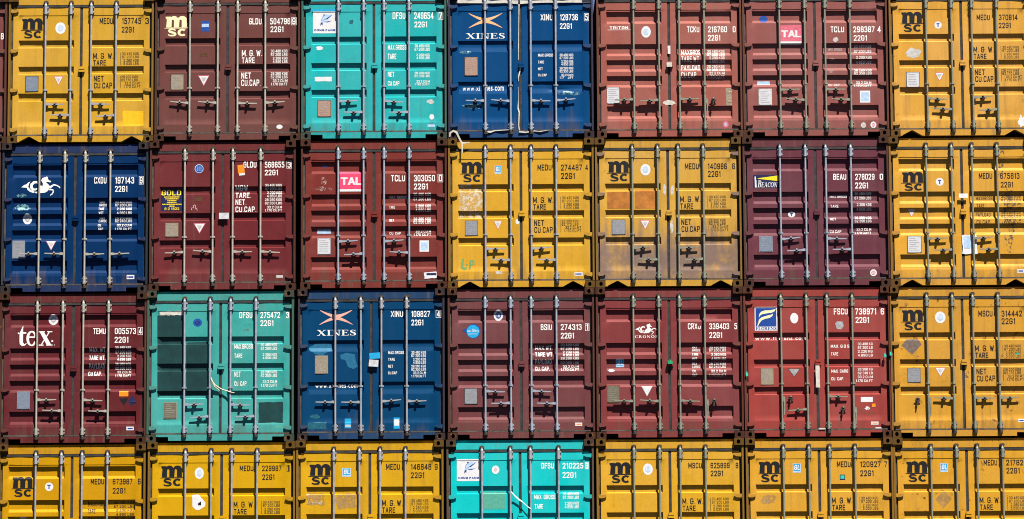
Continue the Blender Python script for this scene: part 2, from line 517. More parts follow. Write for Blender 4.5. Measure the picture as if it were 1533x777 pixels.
def serif(ch):
    """roman letters: list of pieces and a width, height 1"""
    T, t, h = 0.20, 0.07, 0.06
    S = lambda x, y, w=0.40: rect(x - w / 2, y, x + w / 2, y + h)
    if ch == 'X':
        return [poly([(0.06, 1), (0.30, 1), (0.94, 0), (0.70, 0)]), strip([(0.84, 1), (0.16, 0)], t), S(.18, .94), S(.84, .94, .32), S(.16, 0, .32), S(.82, 0)], 1.0
    if ch == 'I': return [rect(.10, 0, .30, 1), S(.2, .94), S(.2, 0)], .40
    if ch == 'N':
        return [rect(.14, 0, .21, 1), poly([(.06, 1), (.30, 1), (.88, 0), (.74, 0)]), rect(.80, 0, .87, 1), S(.16, .94, .32), S(.17, 0, .34), S(.83, .94, .34)], 1.0
    if ch == 'E': return [rect(.10, 0, .30, 1), rect(0, .94, .74, 1), rect(.3, .48, .6, .54), rect(0, 0, .78, .06), rect(.68, .78, .74, .94), rect(.72, .06, .78, .24), rect(.55, .40, .60, .62)], .80
    if ch == 'F': return [rect(.10, 0, .30, 1), rect(0, .94, .72, 1), rect(.3, .48, .6, .54), S(.2, 0), rect(.66, .76, .72, .94), rect(.55, .40, .60, .62)], .74
    if ch == 'L': return [rect(.10, 0, .30, 1), S(.2, .94), rect(0, 0, .74, .06), rect(.68, .06, .74, .26)], .76
    if ch == 'S':
        p = [(.60, .80), (.50, .93), (.34, .97), (.18, .90), (.13, .76), (.22, .62), (.40, .50), (.56, .38), (.62, .22), (.54, .08), (.36, .03), (.18, .07), (.08, .22)]
        return [strip(p, [.06, .07, .07, .12, .17, .20, .22, .20, .17, .12, .07, .07, .06]), rect(.58, .70, .63, .98), rect(.05, .02, .10, .30)], .70
    if ch == 'C': return [arc(.45, .5, .36, .46, 40, 320, .19, .07, 20), rect(.72, .66, .77, .98)], .82
    if ch == 'O': return [arc(.45, .5, .36, .46, 0, 360, .19, .07, 24)], .90
    if ch == 'R': return [rect(.10, 0, .30, 1), S(.2, 0), rect(0, .94, .42, 1), rect(.3, .46, .42, .52), arc(.42, .73, .22, .24, 90, -90, .19, .07, 10), poly([(.36, .47), (.56, .47), (.92, 0), (.70, 0)])], .92
    if ch == 'B': return [rect(.10, 0, .30, 1), rect(0, .94, .42, 1), rect(0, 0, .42, .06), rect(.3, .49, .42, .55), arc(.42, .745, .19, .225, 90, -90, .18, .07, 10), arc(.42, .275, .24, .245, 90, -90, .19, .07, 10)], .76
    if ch == 'A': return [strip([(.42, 1), (.12, 0)], t), poly([(.36, 1), (.52, 1), (.88, 0), (.66, 0)]), rect(.24, .32, .66, .38), S(.12, 0, .30), S(.78, 0, .36)], .96
    if ch == 't': return [poly([(.10, .78), (.34, 1.3), (.36, 1.3), (.36, .2), (.44, .12), (.44, 0), (.3, -.03), (.14, .1), (.12, .3), (.12, .78)]), rect(0, .78, .10, .88), rect(.36, .80, .58, .90), strip([(.40, .05), (.50, .06), (.60, .16)], [.14, .08, .04])], .62
    if ch == 'e': return [arc(.40, .44, .32, .40, 20, 330, .21, .08, 20), rect(.14, .48, .74, .56)], .80
    if ch == 'x': return [poly([(.04, .86), (.32, .86), (.86, 0), (.56, 0)]), strip([(.72, .86), (.14, 0)], .07), rect(0, .81, .40, .87), rect(.56, .81, .90, .87), rect(0, 0, .32, .06), rect(.50, 0, .92, .06)], .92
    return None


def msc_logo():
    """heavy lower-case m with a waterline over s and c; unit box 0..1, y up"""
    P = []
    m = [(0.05, .97), (.27, .97), (.27, .90)]
    for i in range(9):
        a = radians(150 - 140 * i / 8); m.append((.40 + .155 * cos(a), .845 + .155 * sin(a)))
    for i in range(9):
        a = radians(150 - 150 * i / 8); m.append((.735 + .185 * cos(a), .825 + .175 * sin(a)))
    m += [(.92, .44), (.71, .44), (.71, .78), (.67, .83), (.62, .80), (.60, .44), (.39, .44), (.39, .79), (.345, .83), (.30, .79), (.29, .44), (.07, .44), (.10, .82), (.05, .90)]
    P.append(poly(m))
    P.append(strip([(0, .395), (.12, .405), (.5, .405), (.88, .405), (1.0, .42)], [.02, .045, .05, .045, .02]))
    s = [(.46, .285), (.40, .33), (.31, .34), (.22, .325), (.19, .27), (.235, .215), (.33, .185), (.42, .155), (.455, .10), (.42, .045), (.32, .03), (.22, .035), (.15, .085)]
    P.append(strip(s, [.05, .07, .08, .09, .10, .11, .11, .11, .10, .09, .08, .07, .05]))
    P.append(arc(.735, .185, .135, .14, 42, 318, .115, .085, 18))
    return P


HORSE = dict(
    polys=[[(185, 395), (250, 340), (305, 325), (345, 280), (395, 262), (362, 315), (348, 365), (335, 400), (310, 405)],
           [(540, 535), (470, 500), (560, 495), (590, 430), (640, 340), (672, 385), (690, 310), (648, 235), (670, 180), (740, 160), (775, 143), (800, 160), (806, 205), (830, 232), (875, 248), (870, 275), (838, 277), (790, 262), (762, 282), (832, 345), (850, 395), (820, 440), (800, 480), (740, 515), (640, 527)]],
    strips=[([(325, 385), (352, 440), (400, 482), (480, 505)], [30, 55, 45, 40]),
            ([(580, 300), (540, 272), (480, 278), (425, 330), (418, 395), (455, 445), (520, 445), (560, 415)], [55, 50, 58, 66, 70, 60, 40, 16]),
            ([(845, 400), (890, 370), (940, 332), (1020, 355), (1068, 385), (1085, 412)], [60, 42, 34, 28, 26, 20]),
            ([(825, 445), (880, 446), (922, 458), (930, 500), (900, 550), (855, 582)], [34, 32, 30, 30, 26, 20])])
DOLPHIN_BODY = [(330, 330), (345, 270), (385, 212), (450, 182), (580, 190), (480, 262), (385, 330), (480, 328), (575, 345), (470, 372), (395, 362), (345, 395)]
DOLPHIN_DARK = [[(368, 178), (428, 195), (395, 218)], [(365, 338), (440, 285), (580, 195), (545, 235), (480, 290), (462, 310), (445, 296)],
                [(388, 362), (470, 355), (575, 338), (470, 376)], [(320, 378), (366, 380), (358, 455), (345, 425), (332, 425), (305, 465)]]

# ------------------------------------------------------------------ doors
GROOVES = {3: [(68.4, 80.3, 20), (108.3, 120.3, 20), (149.0, 161.2, 20)],
           5: [(33.0, 51.4, 50), (82.3, 100.4, 50), (106.5, 124.2, 50), (130.7, 148.2, 50), (176.6, 195.7, 50)],
           2: [(76.0, 92.7, 58), (138.0, 155.3, 58)]}
SEAM0, SEAM1 = 30.5, 198.3
LEAF = ((-103.0, -2.2), (2.0, 103.0))
PANEL = ((-94.8, -11.0), (10.5, 94.5))


class Skin:
    """height field of one container's doors: pressed grooves, welded seams, a little buckling"""
    def __init__(s, kind, seed, dents=()):
        r = random.Random(seed)
        s.w = [(r.uniform(0.8, 2.6), r.uniform(0.7, 2.4), r.uniform(0, 6.28), r.uniform(0.0006, 0.0017)) for _ in range(5)]
        s.dents = dents
        s.gd = GDK[kind]
        s.g = []
        for a, b, lit in GROOVES[kind]:
            s.g.append((Z(a), Z(a) - 0.010, Z(b) + lit / 1000.0, Z(b)))
        s.zs = sorted({q for g in s.g for q in g} | {Z(SEAM0), Z(SEAM0) - 0.006, Z(SEAM1), Z(SEAM1) + 0.012})
        s.e = 0.016

    def prof(s, z):
        a, b = Z(SEAM0), Z(SEAM1)
        d = 0.0
        if b < z < a: d = 0.006 * min(1, (a - z) / 0.006, (z - b) / 0.012)
        for z0, z1, z2, z3 in s.g:
            if z3 < z < z0:
                d = max(d, 0.006 + s.gd * min(1, (z0 - z) / (z0 - z1), (z - z3) / (z2 - z3)))
        return d

    def y(s, x, z):
        p = PANEL[0] if x < 0 else PANEL[1]
        x0, x1 = X(p[0]), X(p[1])
        k = max(0, min(1, (x - x0) / s.e, (x1 - x) / s.e))
        wob = sum(a * sin(fx * 2 * pi * x + ph) * sin(fz * 2 * pi * z / 2.2 + 1.7 * ph) for fx, fz, ph, a in s.w)
        for dx, dz, rx, rz, amp in s.dents:
            wob += amp * exp(-((x - dx) / rx) ** 2 - ((z - dz) / rz) ** 2)
        return DY + s.prof(z) * k + wob

    def leaf(s, side):
        l, p = LEAF[side], PANEL[side]
        zt, zb = Z(18.5), Z(211.4)
        xs = [X(l[0]), X(p[0]), X(p[0]) + s.e]
        n = 9
        a, b = X(p[0]) + s.e, X(p[1]) - s.e
        xs += [a + (b - a) * i / n for i in range(1, n)] + [b, X(p[1]), X(l[1])]
        zs = sorted(set([zb, zt] + s.zs + [zb + (zt - zb) * i / 18 for i in range(1, 18)]))
        zz = [zs[0]]
        for q in zs[1:]:
            if q - zz[-1] > 0.0035: zz.append(q)
        mb = MB()
        nx = len(xs)
        vs_ = [(x, s.y(x, z), z) for z in zz for x in xs]
        fs = [(j * nx + i, j * nx + i + 1, (j + 1) * nx + i + 1, (j + 1) * nx + i) for j in range(len(zz) - 1) for i in range(nx - 1)]
        # rim back to the rebate
        rim = [j * nx for j in range(len(zz))] + [(len(zz) - 1) * nx + i for i in range(1, nx)] + [j * nx + nx - 1 for j in range(len(zz) - 2, -1, -1)] + [i for i in range(nx - 2, 0, -1)]
        o = len(vs_)
        vs_ += [(vs_[i][0], DY + 0.12, vs_[i][2]) for i in rim]
        k = len(rim)
        fs += [(rim[i], rim[(i + 1) % k], o + (i + 1) % k, o + i) for i in range(k)]
        mb.add(vs_, fs)
        mb.add([(xs[0], DY + .12, zb), (xs[-1], DY + .12, zb), (xs[-1], DY + .12, zt), (xs[0], DY + .12, zt)], [(0, 1, 2, 3)])
        return mb.mesh('door', smooth=True)


class Decal:
    """paint or vinyl laid on the door skin and following it"""
    def __init__(s, skin, eps=0.0012):
        s.skin, s.eps = skin, eps
        s.mb = MB(); s.k = 0

    def put(s, vs_, fs, mi=0, lift=0.0, fine=None):
        bm = bmesh.new()
        bv = [bm.verts.new((q[0], q[2] if len(q) > 2 else 0, q[1])) for q in vs_]
        for f in fs:
            try: bm.faces.new([bv[i] for i in f])
            except ValueError: pass
        z0 = min(v[1] for v in vs_); z1 = max(v[1] for v in vs_)
        x0 = min(v[0] for v in vs_); x1 = max(v[0] for v in vs_)
        cuts = [((0, 0, q), (0, 0, 1)) for q in s.skin.zs if z0 + 1e-4 < q < z1 - 1e-4]
        big = max(z1 - z0, x1 - x0) > 0.16
        if big:
            cuts += [((0, 0, z0 + (z1 - z0) * i / 6), (0, 0, 1)) for i in range(1, 6)] if z1 - z0 > .16 else []
            cuts += [((x0 + (x1 - x0) * i / 6, 0, 0), (1, 0, 0)) for i in range(1, 6)] if x1 - x0 > .16 else []
        for co, no in cuts:
            bmesh.ops.bisect_plane(bm, geom=bm.verts[:] + bm.edges[:] + bm.faces[:], plane_co=co, plane_no=no, dist=1e-6)
        bm.verts.ensure_lookup_table()
        s.k += 1
        e = s.eps + lift + 0.00006 * (s.k % 12)
        out = [(v.co.x, s.skin.y(v.co.x, v.co.z) - e - v.co.y, v.co.z) for v in bm.verts]
        bm.verts.index_update()
        s.mb.mi = mi
        s.mb.add(out, [tuple(v.index for v in f.verts) for f in bm.faces])
        s.mb.mi = 0
        bm.free()

    def mesh(s, name):
        me = s.mb.mesh(name, recalc=False)
        bm = bmesh.new(); bm.from_mesh(me)
        for f in bm.faces:
            f.normal_update()
            if f.normal.y > 0: f.normal_flip()
        bm.to_mesh(me); bm.free()
        return me


# ------------------------------------------------------------------ shared hardware meshes
def casting_mesh(flip_x, top):
    """corner fitting with its oval hole"""
    w, h, d = X(14.6), 10.2 / SZ, 0.17
    mb = MB()
    cx = (w / 2 + 0.008) if not flip_x else (w / 2 - 0.008)
    cz = h / 2
    n = 16
    rim, hole = [], []
    for i in range(n):
        a = 2 * pi * (i + 0.5) / n
        c, s_ = cos(a), sin(a)
        k = 1 / max(abs(c), abs(s_))
        rx = w / 2 if not (c > 0) else w / 2
        rim.append((min(max(w / 2 + c * k * w / 2, 0), w), 0.0, min(max(h / 2 + s_ * k * h / 2, 0), h)))
        hole.append((cx + 0.031 * c, 0.0, cz + 0.037 * s_))
    # bring the nearest rim points into the corners
    for cxn, czn in ((0, 0), (w, 0), (0, h), (w, h)):
        j = min(range(n), key=lambda i: (rim[i][0] - cxn) ** 2 + (rim[i][2] - czn) ** 2)
        rim[j] = (cxn, 0.0, czn)
    vs_ = rim + hole + [(x, 0.03, z) for x, y, z in hole] + [(cx + (x - cx) * 1.5, 0.032, cz + (z - cz) * 1.25) for x, y, z in hole] + [(cx + (x - cx) * 1.5, 0.14, cz + (z - cz) * 1.25) for x, y, z in hole]
    fs = []
    for r in range(4):
        for i in range(n):
            fs.append((r * n + i, r * n + (i + 1) % n, (r + 1) * n + (i + 1) % n, (r + 1) * n + i))
    fs.append(tuple(4 * n + i for i in range(n)))
    o = len(vs_)
    vs_ += [(x, d, z) for x, y, z in rim]
    for i in range(n): fs.append(((i + 1) % n, i, o + i, o + (i + 1) % n))
    fs.append(tuple(o + i for i in range(n)))
    mb.add(vs_, fs)
    return mb.mesh('corner_casting', recalc=False)


def post_mesh(side):
    mb = MB()
    z0, z1 = Z(213.4), Z(10.3)
    s = side
    mb.box(s * X(109.4), s * X(106.7), 0.012, 0.115, z0, z1)
    mb.box(s * X(106.7), s * X(96.5), 0.105, 0.16, z0, z1)
    mb.box(s * X(106.7), s * X(106.1), 0.040, 0.060, z0, z1)
    return mb.mesh('corner_post')


def header_mesh():
    mb = MB()
    mb.box(-X(95.2), X(95.2), 0.052, 0.16, Z(14.6), Z(4.9))
    mb.box(-X(95.2), X(95.2), 0.110, 0.16, Z(4.9), Z(0.8))
    return mb.mesh('door_header')


def sill_mesh(arched):
    mb = MB()
    t, b = Z(213.8), Z(222.9)
    if arched:
        pts = [(-95.2, t), (-95.2, b), (-92, b)]
        for s in (1,):
            pts += [(-92.0, Z(222.0)), (-78.5, Z(214.9)), (-76.0, Z(214.9)), (-63.0, Z(222.3)), (-62.0, b)]
            pts += [(62.0, b), (63.0, Z(222.3)), (76.0, Z(214.9)), (78.5, Z(214.9)), (92.0, Z(222.0)), (92, b)]
        pts += [(95.2, b), (95.2, t)]
    else:
        q = Z(217.3)
        pts = [(-95.2, t), (-95.2, q + .004), (-92.5, q), (-77.5, q), (-77.3, b), (77.3, b), (77.5, q), (92.5, q), (95.2, q + .004), (95.2, t)]
    mb.prism([(X(p), z) for p, z in pts], 0.040, 0.15)
    return mb.mesh('door_sill')


def body_mesh():
    """corrugated side walls, roof, floor frame and rear wall"""
    mb = MB()
    y0, y1 = 0.162, DEEP
    zb, zt = 0.10, HB - 0.012
    for s in (-1, 1):
        outer, inner = s * (HW - 0.012), s * (HW - 0.046)
        ys, k = [], 0
        y = y0
        prof = []
        while y < y1 - 0.28:
            prof += [(y, outer), (y + 0.07, outer), (y + 0.138, inner), (y + 0.208, inner)]
            y += 0.276
        prof.append((y1, outer))
        vs_ = [(x, yy, zb) for yy, x in prof] + [(x, yy, zt) for yy, x in prof]
        n = len(prof)
        mb.add(vs_, [(i, i + 1, n + i + 1, n + i) for i in range(n - 1)])
        mb.box(s * (HW - 0.06), s * (HW - 0.004), y0, y1, 0.015, zb)
        mb.box(s * (HW - 0.06), s * (HW - 0.004), y0, y1, zt - 0.06, zt - 0.001)
    mb.add([(-HW + .012, y0, zt), (HW - .012, y0, zt), (HW - .012, y1, zt), (-HW + .012, y1, zt)], [(0, 1, 2, 3)])
    mb.add([(-HW + .012, y0, zb), (HW - .012, y0, zb), (HW - .012, y1, zb), (-HW + .012, y1, zb)], [(3, 2, 1, 0)])
    mb.box(-HW + .012, HW - .012, y1, y1 + 0.04, 0.015, zt)
    mb.box(-X(96), X(96), 0.19, 0.20, Z(211), zt - 0.01)
    return mb.mesh('body', recalc=False)


def rod_mesh():
    """locking bar with cams, keepers and guides; x = 0 at its axis"""
    mb = MB()
    ya, r = 0.007, 0.0172
    mb.cyl((0, ya, Z(213.6)), (0, ya, Z(12.0)), r, n=12)
    # guide housings top and bottom: sleeve, back plate, bolts
    for a, b in ((16.0, 28.6), (200.8, 210.8)):
        mb.cyl((0, ya, Z(b)), (0, ya, Z(a)), 0.027, n=12)
        mb.box(-0.040, 0.044, DY - 0.016, DY + 0.004, Z(b - .6), Z(a + 1.5))
        for q in (a + 3.2, b - 2.2):
            mb.cyl((0.038, DY - 0.018, Z(q)), (0.038, DY - 0.040, Z(q)), 0.013, n=7)
            mb.cyl((-0.033, DY - 0.018, Z(q)), (-0.033, DY - 0.036, Z(q)), 0.010, n=7)
        mb.cyl((0, ya, Z(b) - .012), (0, ya, Z(b) + .004), 0.031, n=12)
    mb.cyl((0, ya, Z(16.0)), (0, ya, Z(13.2)), 0.027, 0.016, n=12)
    # middle bracket
    mb.cyl((0, ya, Z(146.0)), (0, ya, Z(143.4)), 0.0265, n=12)
    mb.box(-0.038, 0.038, ya + .006, DY + 0.004, Z(145.9), Z(143.6))
    # cams and keepers
    mb.mi = 1
    for a, b, sgn in ((9.0, 13.0, 1), (213.6, 218.0, -1)):
        mb.box(-0.022, 0.026, -0.004, 0.060, Z(b), Z(a))
        mb.box(0.026, 0.040, 0.012, 0.062, Z(b - .4), Z(a + .8))
        mb.box(-0.040, -0.024, 0.016, 0.062, Z(b - .4), Z(a + .8))
    mb.mi = 0
    mb.cyl((0, ya - .004, Z(214.6)), (0, ya - .004, Z(211.5)), 0.016, 0.022, n=8)
    mb.mi = 1
    mb.cyl((0, ya - .002, Z(218.4)), (0, ya - .002, Z(214.4)), 0.019, 0.021, n=8)
    mb.mi = 0
    return mb.mesh('lock_rod', smooth=True)


def handle_mesh(d):
    """hinged bar from the lock rod through its catch; x = 0 at the rod; d = +1 or -1 direction, 0 hanging"""
    mb = MB()
    y = 0.018
    if d in (-1, 1):
        L = 0.335
        pts = [(d * 0.018, 0.020), (d * 0.062, 0.020), (d * 0.085, 0.013), (d * 0.19, 0.010), (d * L, 0.012), (d * (L + .004), -0.004), (d * 0.20, -0.012), (d * 0.10, -0.012), (d * 0.062, -0.020), (d * 0.018, -0.020)]
        mb.prism(pts, y - 0.008, y + 0.008)
        mb.box(d * 0.012, d * 0.058, y + 0.008, y + 0.024, -0.028, 0.024)
        hx = d * 0.172
    else:
        pts = [(0.020, 0.02), (0.05, 0.02), (0.052, -0.06), (0.047, -0.26), (0.030, -0.30), (0.022, -0.29), (0.030, -0.10), (0.020, -0.03)]
        mb.prism(pts, y - 0.006, y + 0.008)
        hx = 0.150 if d == 0 else -0.178
    # catch on the door: base plate, swivel, retainer ears
    mb.mi = 1
    hy = y + 0.008
    mb.box(hx - 0.034, hx + 0.034, DY - 0.012, DY + 0.004, -0.030, 0.020)
    mb.box(hx - 0.022, hx + 0.022, hy, DY - 0.012, -0.030, 0.006)
    mb.prism([(hx - .060, -.022), (hx - .03, -.030), (hx + .03, -.030), (hx + .055, -.020), (hx + .03, -.008), (hx - .03, -.008)], y + .010, y + 0.022)
    mb.prism([(hx - .012, -.034), (hx + .012, -.034), (hx + .020, -.014), (hx + .012, .006), (hx + .012, .028), (hx - .012, .028), (hx - .012, .006), (hx - .020, -.014)], y - 0.024, y - 0.010)
    mb.box(hx - 0.010, hx + 0.012, y - 0.010, DY - 0.012, 0.016, 0.030)
    if d not in (-1, 1): mb.prism([(hx - .012, .02), (hx + .012, .05), (hx + .004, -.09), (hx - .02, -.10)], y - .022, y - .008)
    mb.mi = 0
    mb.box(hx - 0.013, hx + 0.013, y - 0.036, y - 0.024, 0.008, 0.030)
    return mb.mesh('handle')


def hinge_mesh(side):
    """hinge blade across the gap between post and door edge; z = 0 at its middle"""
    s = side
    mb = MB()
    mb.prism([(s * X(106.4), .030), (s * X(106.4), -.020), (s * X(104), -.030), (s * X(99.0), -.026), (s * X(94.8), -.004), (s * X(95.0), .030)], DY - 0.030, DY - 0.012)
    mb.box(s * X(103.0), s * X(95.8), DY - 0.012, DY + 0.002, -0.014, 0.026)
    mb.cyl((s * X(104.6), DY - 0.010, -.040), (s * X(104.6), DY - 0.010, .036), 0.017, n=8)
    return mb.mesh('hinge')


def gasket_mesh(side):
    l = LEAF[side]
    mb = MB()
    a, b = X(l[0]), X(l[1])
    y0, y1 = DY + 0.012, DY + 0.09
    if side == 0:
        mb.box(b + .001, X(-0.1), y0 - 0.004, y1, Z(213.6), Z(15.2))
        mb.mi = 1; mb.box(a - .040, a - .001, y0 + 0.016, y1, Z(213), Z(15.2)); mb.mi = 0
    else:
        mb.box(X(-0.05), a - .001, y0 - 0.002, y1, Z(213.4), Z(15.4))
        mb.mi = 1; mb.box(b + .001, b + .040, y0 + 0.016, y1, Z(213), Z(15.2)); mb.mi = 0
    lo, hi = (a, X(-0.2)) if side == 0 else (X(0.1), b)
    mb.box(lo, hi, y0 - 0.020, y1, Z(18.4), Z(15.3))
    mb.mi = 1
    mb.box(lo, hi, y0 - 0.024, y1, Z(213.5), Z(211.6))
    return mb.mesh('gasket')


def lockbox_mesh():
    mb = MB()
    mb.prism([(X(-3.4), Z(117.2)), (X(5.6), Z(117.2)), (X(6.2), Z(110.6)), (X(3.0), Z(108.6)), (X(-3.0), Z(109.6))], DY - 0.040, DY + 0.004)
    mb.box(X(-2.6), X(5.0), DY - 0.046, DY - 0.040, Z(113.2), Z(110.6))
    return mb.mesh('lock_box')


MESH = dict(body=body_mesh(), rod=rod_mesh(), header=header_mesh(), sill_arch=sill_mesh(True), sill_slot=sill_mesh(False), lockbox=lockbox_mesh())
for s_ in (-1, 1): MESH['post', s_] = post_mesh(s_); MESH['hinge', s_] = hinge_mesh(s_)
for d_ in (-1, 0, 1, 2): MESH['handle', d_] = handle_mesh(d_)
for k_ in (0, 1): MESH['gasket', k_] = gasket_mesh(k_)
for fx in (0, 1): MESH['casting', fx] = casting_mesh(fx, 0)

# ------------------------------------------------------------------ the ground
gm, gnt, gN, gL, gb = nodes('concrete_yard')
gv = mapping(gnt)
gL.new(mixc(gnt, ramp(gnt, noise(gnt, gv, 0.35, 8, 0.65), 0.35, 0.68), (0.017, 0.0165, 0.016), (0.032, 0.031, 0.029)), gb.inputs['Base Color'])
gb.inputs['Roughness'].default_value = 0.9
mbg = MB()
mbg.add([(-1500, -1500, 0), (1500, -1500, 0), (1500, 1500, 0), (-1500, 1500, 0)], [(0, 1, 2, 3)])
ground = link('ground', mbg.mesh('ground'), gm)
ground['kind'] = 'structure'

# ------------------------------------------------------------------ containers
ROW_OY = (0, 205, 430, 645)
ROW_ZF = (777 / 215, 777 / 235, 777 / 235, 777 / 132)
COL_OX = ((0, 225, 445, 665, 885, 1105, 1320), (0, 220, 440, 665, 885, 1105, 1320), (0, 215, 435, 665, 885, 1105, 1320), (0, 215, 435, 665, 885, 1105, 1320))
CX = ((121.5, 340.8, 559.9, 779.5, 1001.8, 1220.3, 1440.0), (112.5, 333.4, 559.9, 780.2, 1000.5, 1221.8, 1440.9),
      (109.5, 330.1, 555.9, 780.3, 1002.4, 1223.5, 1442.2), (107.8, 331.8, 553.8, 778.8, 1003.2, 1226.8, 1447.8))
COLZ = (-0.035, -0.012, 0.0, 0.0, 0.0, 0.0, -0.010)


class Box:
    """one container being built: root Empty plus coordinate helpers"""
    def __init__(s, row, col, x=None):
        s.row, s.col = row, col
        base = (4 - row) * PITCH * 1.0 + (COLZ[col] if col >= 0 else COLZ[0])      # row 0 is the top row of the picture
        if row == 4: base = 0.0
        if x is None:
            ymid = (92, 318, 543, 716)[row]
            x = unproject(CX[row][col], ymid, DY).x
        s.loc = Vector((x, 0, max(base, 0)))
        s.dec = {}

    def px(s, px, py, y=DY):
        w = unproject(px, py, y) - s.loc
        return w.x, w.z

    def zm(s, zx, zy, y=DY):
        return s.px(COL_OX[s.row][s.col] + zx / ROW_ZF[s.row], ROW_OY[s.row] + zy / ROW_ZF[s.row], y)


ROD_STD = (-53.6, -15.5, 15.2, 52.9)
ROD_WIDE = (-56.8, -14.6, 15.3, 57.0)
HANDLES_PAIR = lambda p, q: [(0, p, 1), (1, q, -1), (2, p, 1), (3, q, -1)]
HANDLES_ROW = lambda p: [(0, p, -1), (1, p, -1), (2, p, 1), (3, p, 1)]


def make_container(b, label, kind, col, seed, rods=ROD_STD, handles=None, galv=2, arched=False, fade=.25, dirt=.35, rust=.12,
                   frame=None, grime=None, dents=(), rough=.5, gasket='rubber'):
    root = bpy.data.objects.new('shipping_container', None)
    root.empty_display_size = 0.3
    COL.objects.link(root)
    root.location = b.loc
    root['label'] = label; root['category'] = 'container'; root['group'] = 'stacked shipping containers'
    b.root = root
    grime = grime or (0.02, 0.36, 0.55, tuple(0.12 * c + q for c, q in zip(col, (0.030, 0.020, 0.014))))
    if col[0] > .4: dirt, rust = dirt * 1.15, rust + 0.08
    pm = paint('container_paint', col, seed, fade, dirt, rust, rough, grime)
    fc = tuple(.8 * q for q in frame) if frame else tuple(0.32 * c + 0.34 * r for c, r in zip(col, (0.10, 0.05, 0.025)))
    fm = paint('frame_paint', fc, seed + 500, 0.15, 0.6, 0.55, 0.7)
    cm = paint('casting_paint', tuple(0.36 * c + 0.40 * r for c, r in zip(fc, (0.06, 0.03, 0.015))), seed + 900, 0.1, 0.6, 0.75, 0.8)
    rail = paint('rail_paint', tuple(0.88 * c + 0.12 * r for c, r in zip(col, (0.10, 0.05, 0.025))), seed + 300, 0.15, 0.8, 0.5, 0.7)
    b.pm, b.fm = pm, fm
    link('body', MESH['body'], fm, root)
    for sd in (-1, 1):
        link('corner_post', MESH['post', sd], fm, root)
        xl = -HW if sd < 0 else HW - X(14.6)
        for z in (0.0, HB - 10.2 / SZ):
            link('corner_casting', MESH['casting', 0 if sd < 0 else 1], cm, root, (xl, -0.010, z))
    link('door_header', MESH['header'], rail, root)
    link('door_sill', MESH['sill_arch' if arched else 'sill_slot'], rail, root)
    b.skin = Skin(kind, seed, dents)
    b.doors = []
    hs = handles or HANDLES_PAIR(166, 183.2)
    for k in (0, 1):
        d = link('door', b.skin.leaf(k), pm, root)
        b.doors.append(d)
        link('gasket', MESH['gasket', k], [mat(gasket), mat('dusty_rubber')], d)
        for i in (2 * k, 2 * k + 1):
            rd = link('lock_rod', MESH['rod'], [GALV[galv], mat('dark_steel') if (seed + i) % 4 else mat('rust_steel')], d, (X(rods[i]), 0, 0))
        for i, p, dr in hs:
            if i // 2 == k:
                hr = random.Random(seed * 31 + i)
                h = link('handle', MESH['handle', dr], [GALV[galv], mat('dark_steel')], d, (X(rods[i]), 0, Z(p + hr.uniform(-.7, .7))))
                h.rotation_euler.y = radians(hr.uniform(-5, 5))
        sd = -1 if k == 0 else 1
        for p in (24.4, 85.0, 144.8, 204.8):
            link('hinge', MESH['hinge', sd], pm, d, (0, 0, Z(p)))
    link('lock_box', MESH['lockbox'], pm, b.doors[1])
    return b


# ---- things drawn on the doors
def fit_text(dec, txt, x0, x1, z0, z1, face='n', mi=0, track=0.15, lift=0.0, slant=0.0):
    """text stretched into the box x0..x1, z0 (bottom)..z1 (top)"""
    g = FONT[face]
    vs_, fs, x = [], [], 0.0
    for ch in txt:
        if ch == ' ':
            x += 0.30; continue
        if ch not in g: continue
        v, f, w = g[ch]
        o = len(vs_)
        vs_ += [(a + x, c, d) for a, c, d in v]
        fs += [tuple(o + i for i in q) for q in f]
        x += w + track
    if not vs_: return
    X0 = min(v[0] for v in vs_); X1 = max(v[0] for v in vs_)
    Y0 = min(v[1] for v in vs_); Y1 = max(v[1] for v in vs_)
    sx, sz = (x1 - x0) / (X1 - X0), (z1 - z0) / (Y1 - Y0)
    out = [(x0 + (a - X0) * sx + slant * (c - Y0) * sz, z0 + (c - Y0) * sz, d) for a, c, d in vs_]
    dec.put(out, fs, mi, lift)


def fit_serif(dec, txt, x0, x1, z0, z1, mi=0, lift=0.0, gap=0.10, slant=0.0, scales=None):
    x = 0.0; pcs = []
    for i, ch in enumerate(txt):
        s = scales[i] if scales else 1.0
        pl, w = serif(ch)
        for v, f in pl: pcs.append(([(a * s + x, c * s) for a, c in v], f))
        x += w * s + gap
    X0 = min(v[0] for p in pcs for v in p[0]); X1 = max(v[0] for p in pcs for v in p[0])
    Y0 = min(v[1] for p in pcs for v in p[0]); Y1 = max(v[1] for p in pcs for v in p[0])
    sx, sz = (x1 - x0) / (X1 - X0), (z1 - z0) / (Y1 - Y0)
    for v, f in pcs:
        dec.put([(x0 + (a - X0) * sx + slant * (c - Y0) * sz, z0 + (c - Y0) * sz) for a, c in v], f, mi, lift)


def door_of(b, x): return b.doors[0] if x < 0 else b.doors[1]


def finish(b, dec, name, mats, x, label=None):
    return link(name, dec.mesh(name), mats, door_of(b, x), None, label)


def zbox(b, x0, x1, y0, y1):
    a = b.zm(x0, y1); c = b.zm(x1, y0)
    return a[0], c[0], a[1], c[1]               # x0, x1, zbottom, ztop


def letters(b, items, ink='white_ink', name='lettering'):
    """items: (text, x0, x1, y0, y1[, face]) in the coordinates of that container's enlargement"""
    for it in items:
        X0, X1, Z0, Z1 = zbox(b, *it[1:5])
        dec = Decal(b.skin)
        fit_text(dec, it[0], X0, X1, Z0, Z1, it[5] if len(it) > 5 else 'n')
        link(name, dec.mesh(name), mat(ink), b.doors[int((X0 + X1) / 2 > 0)])


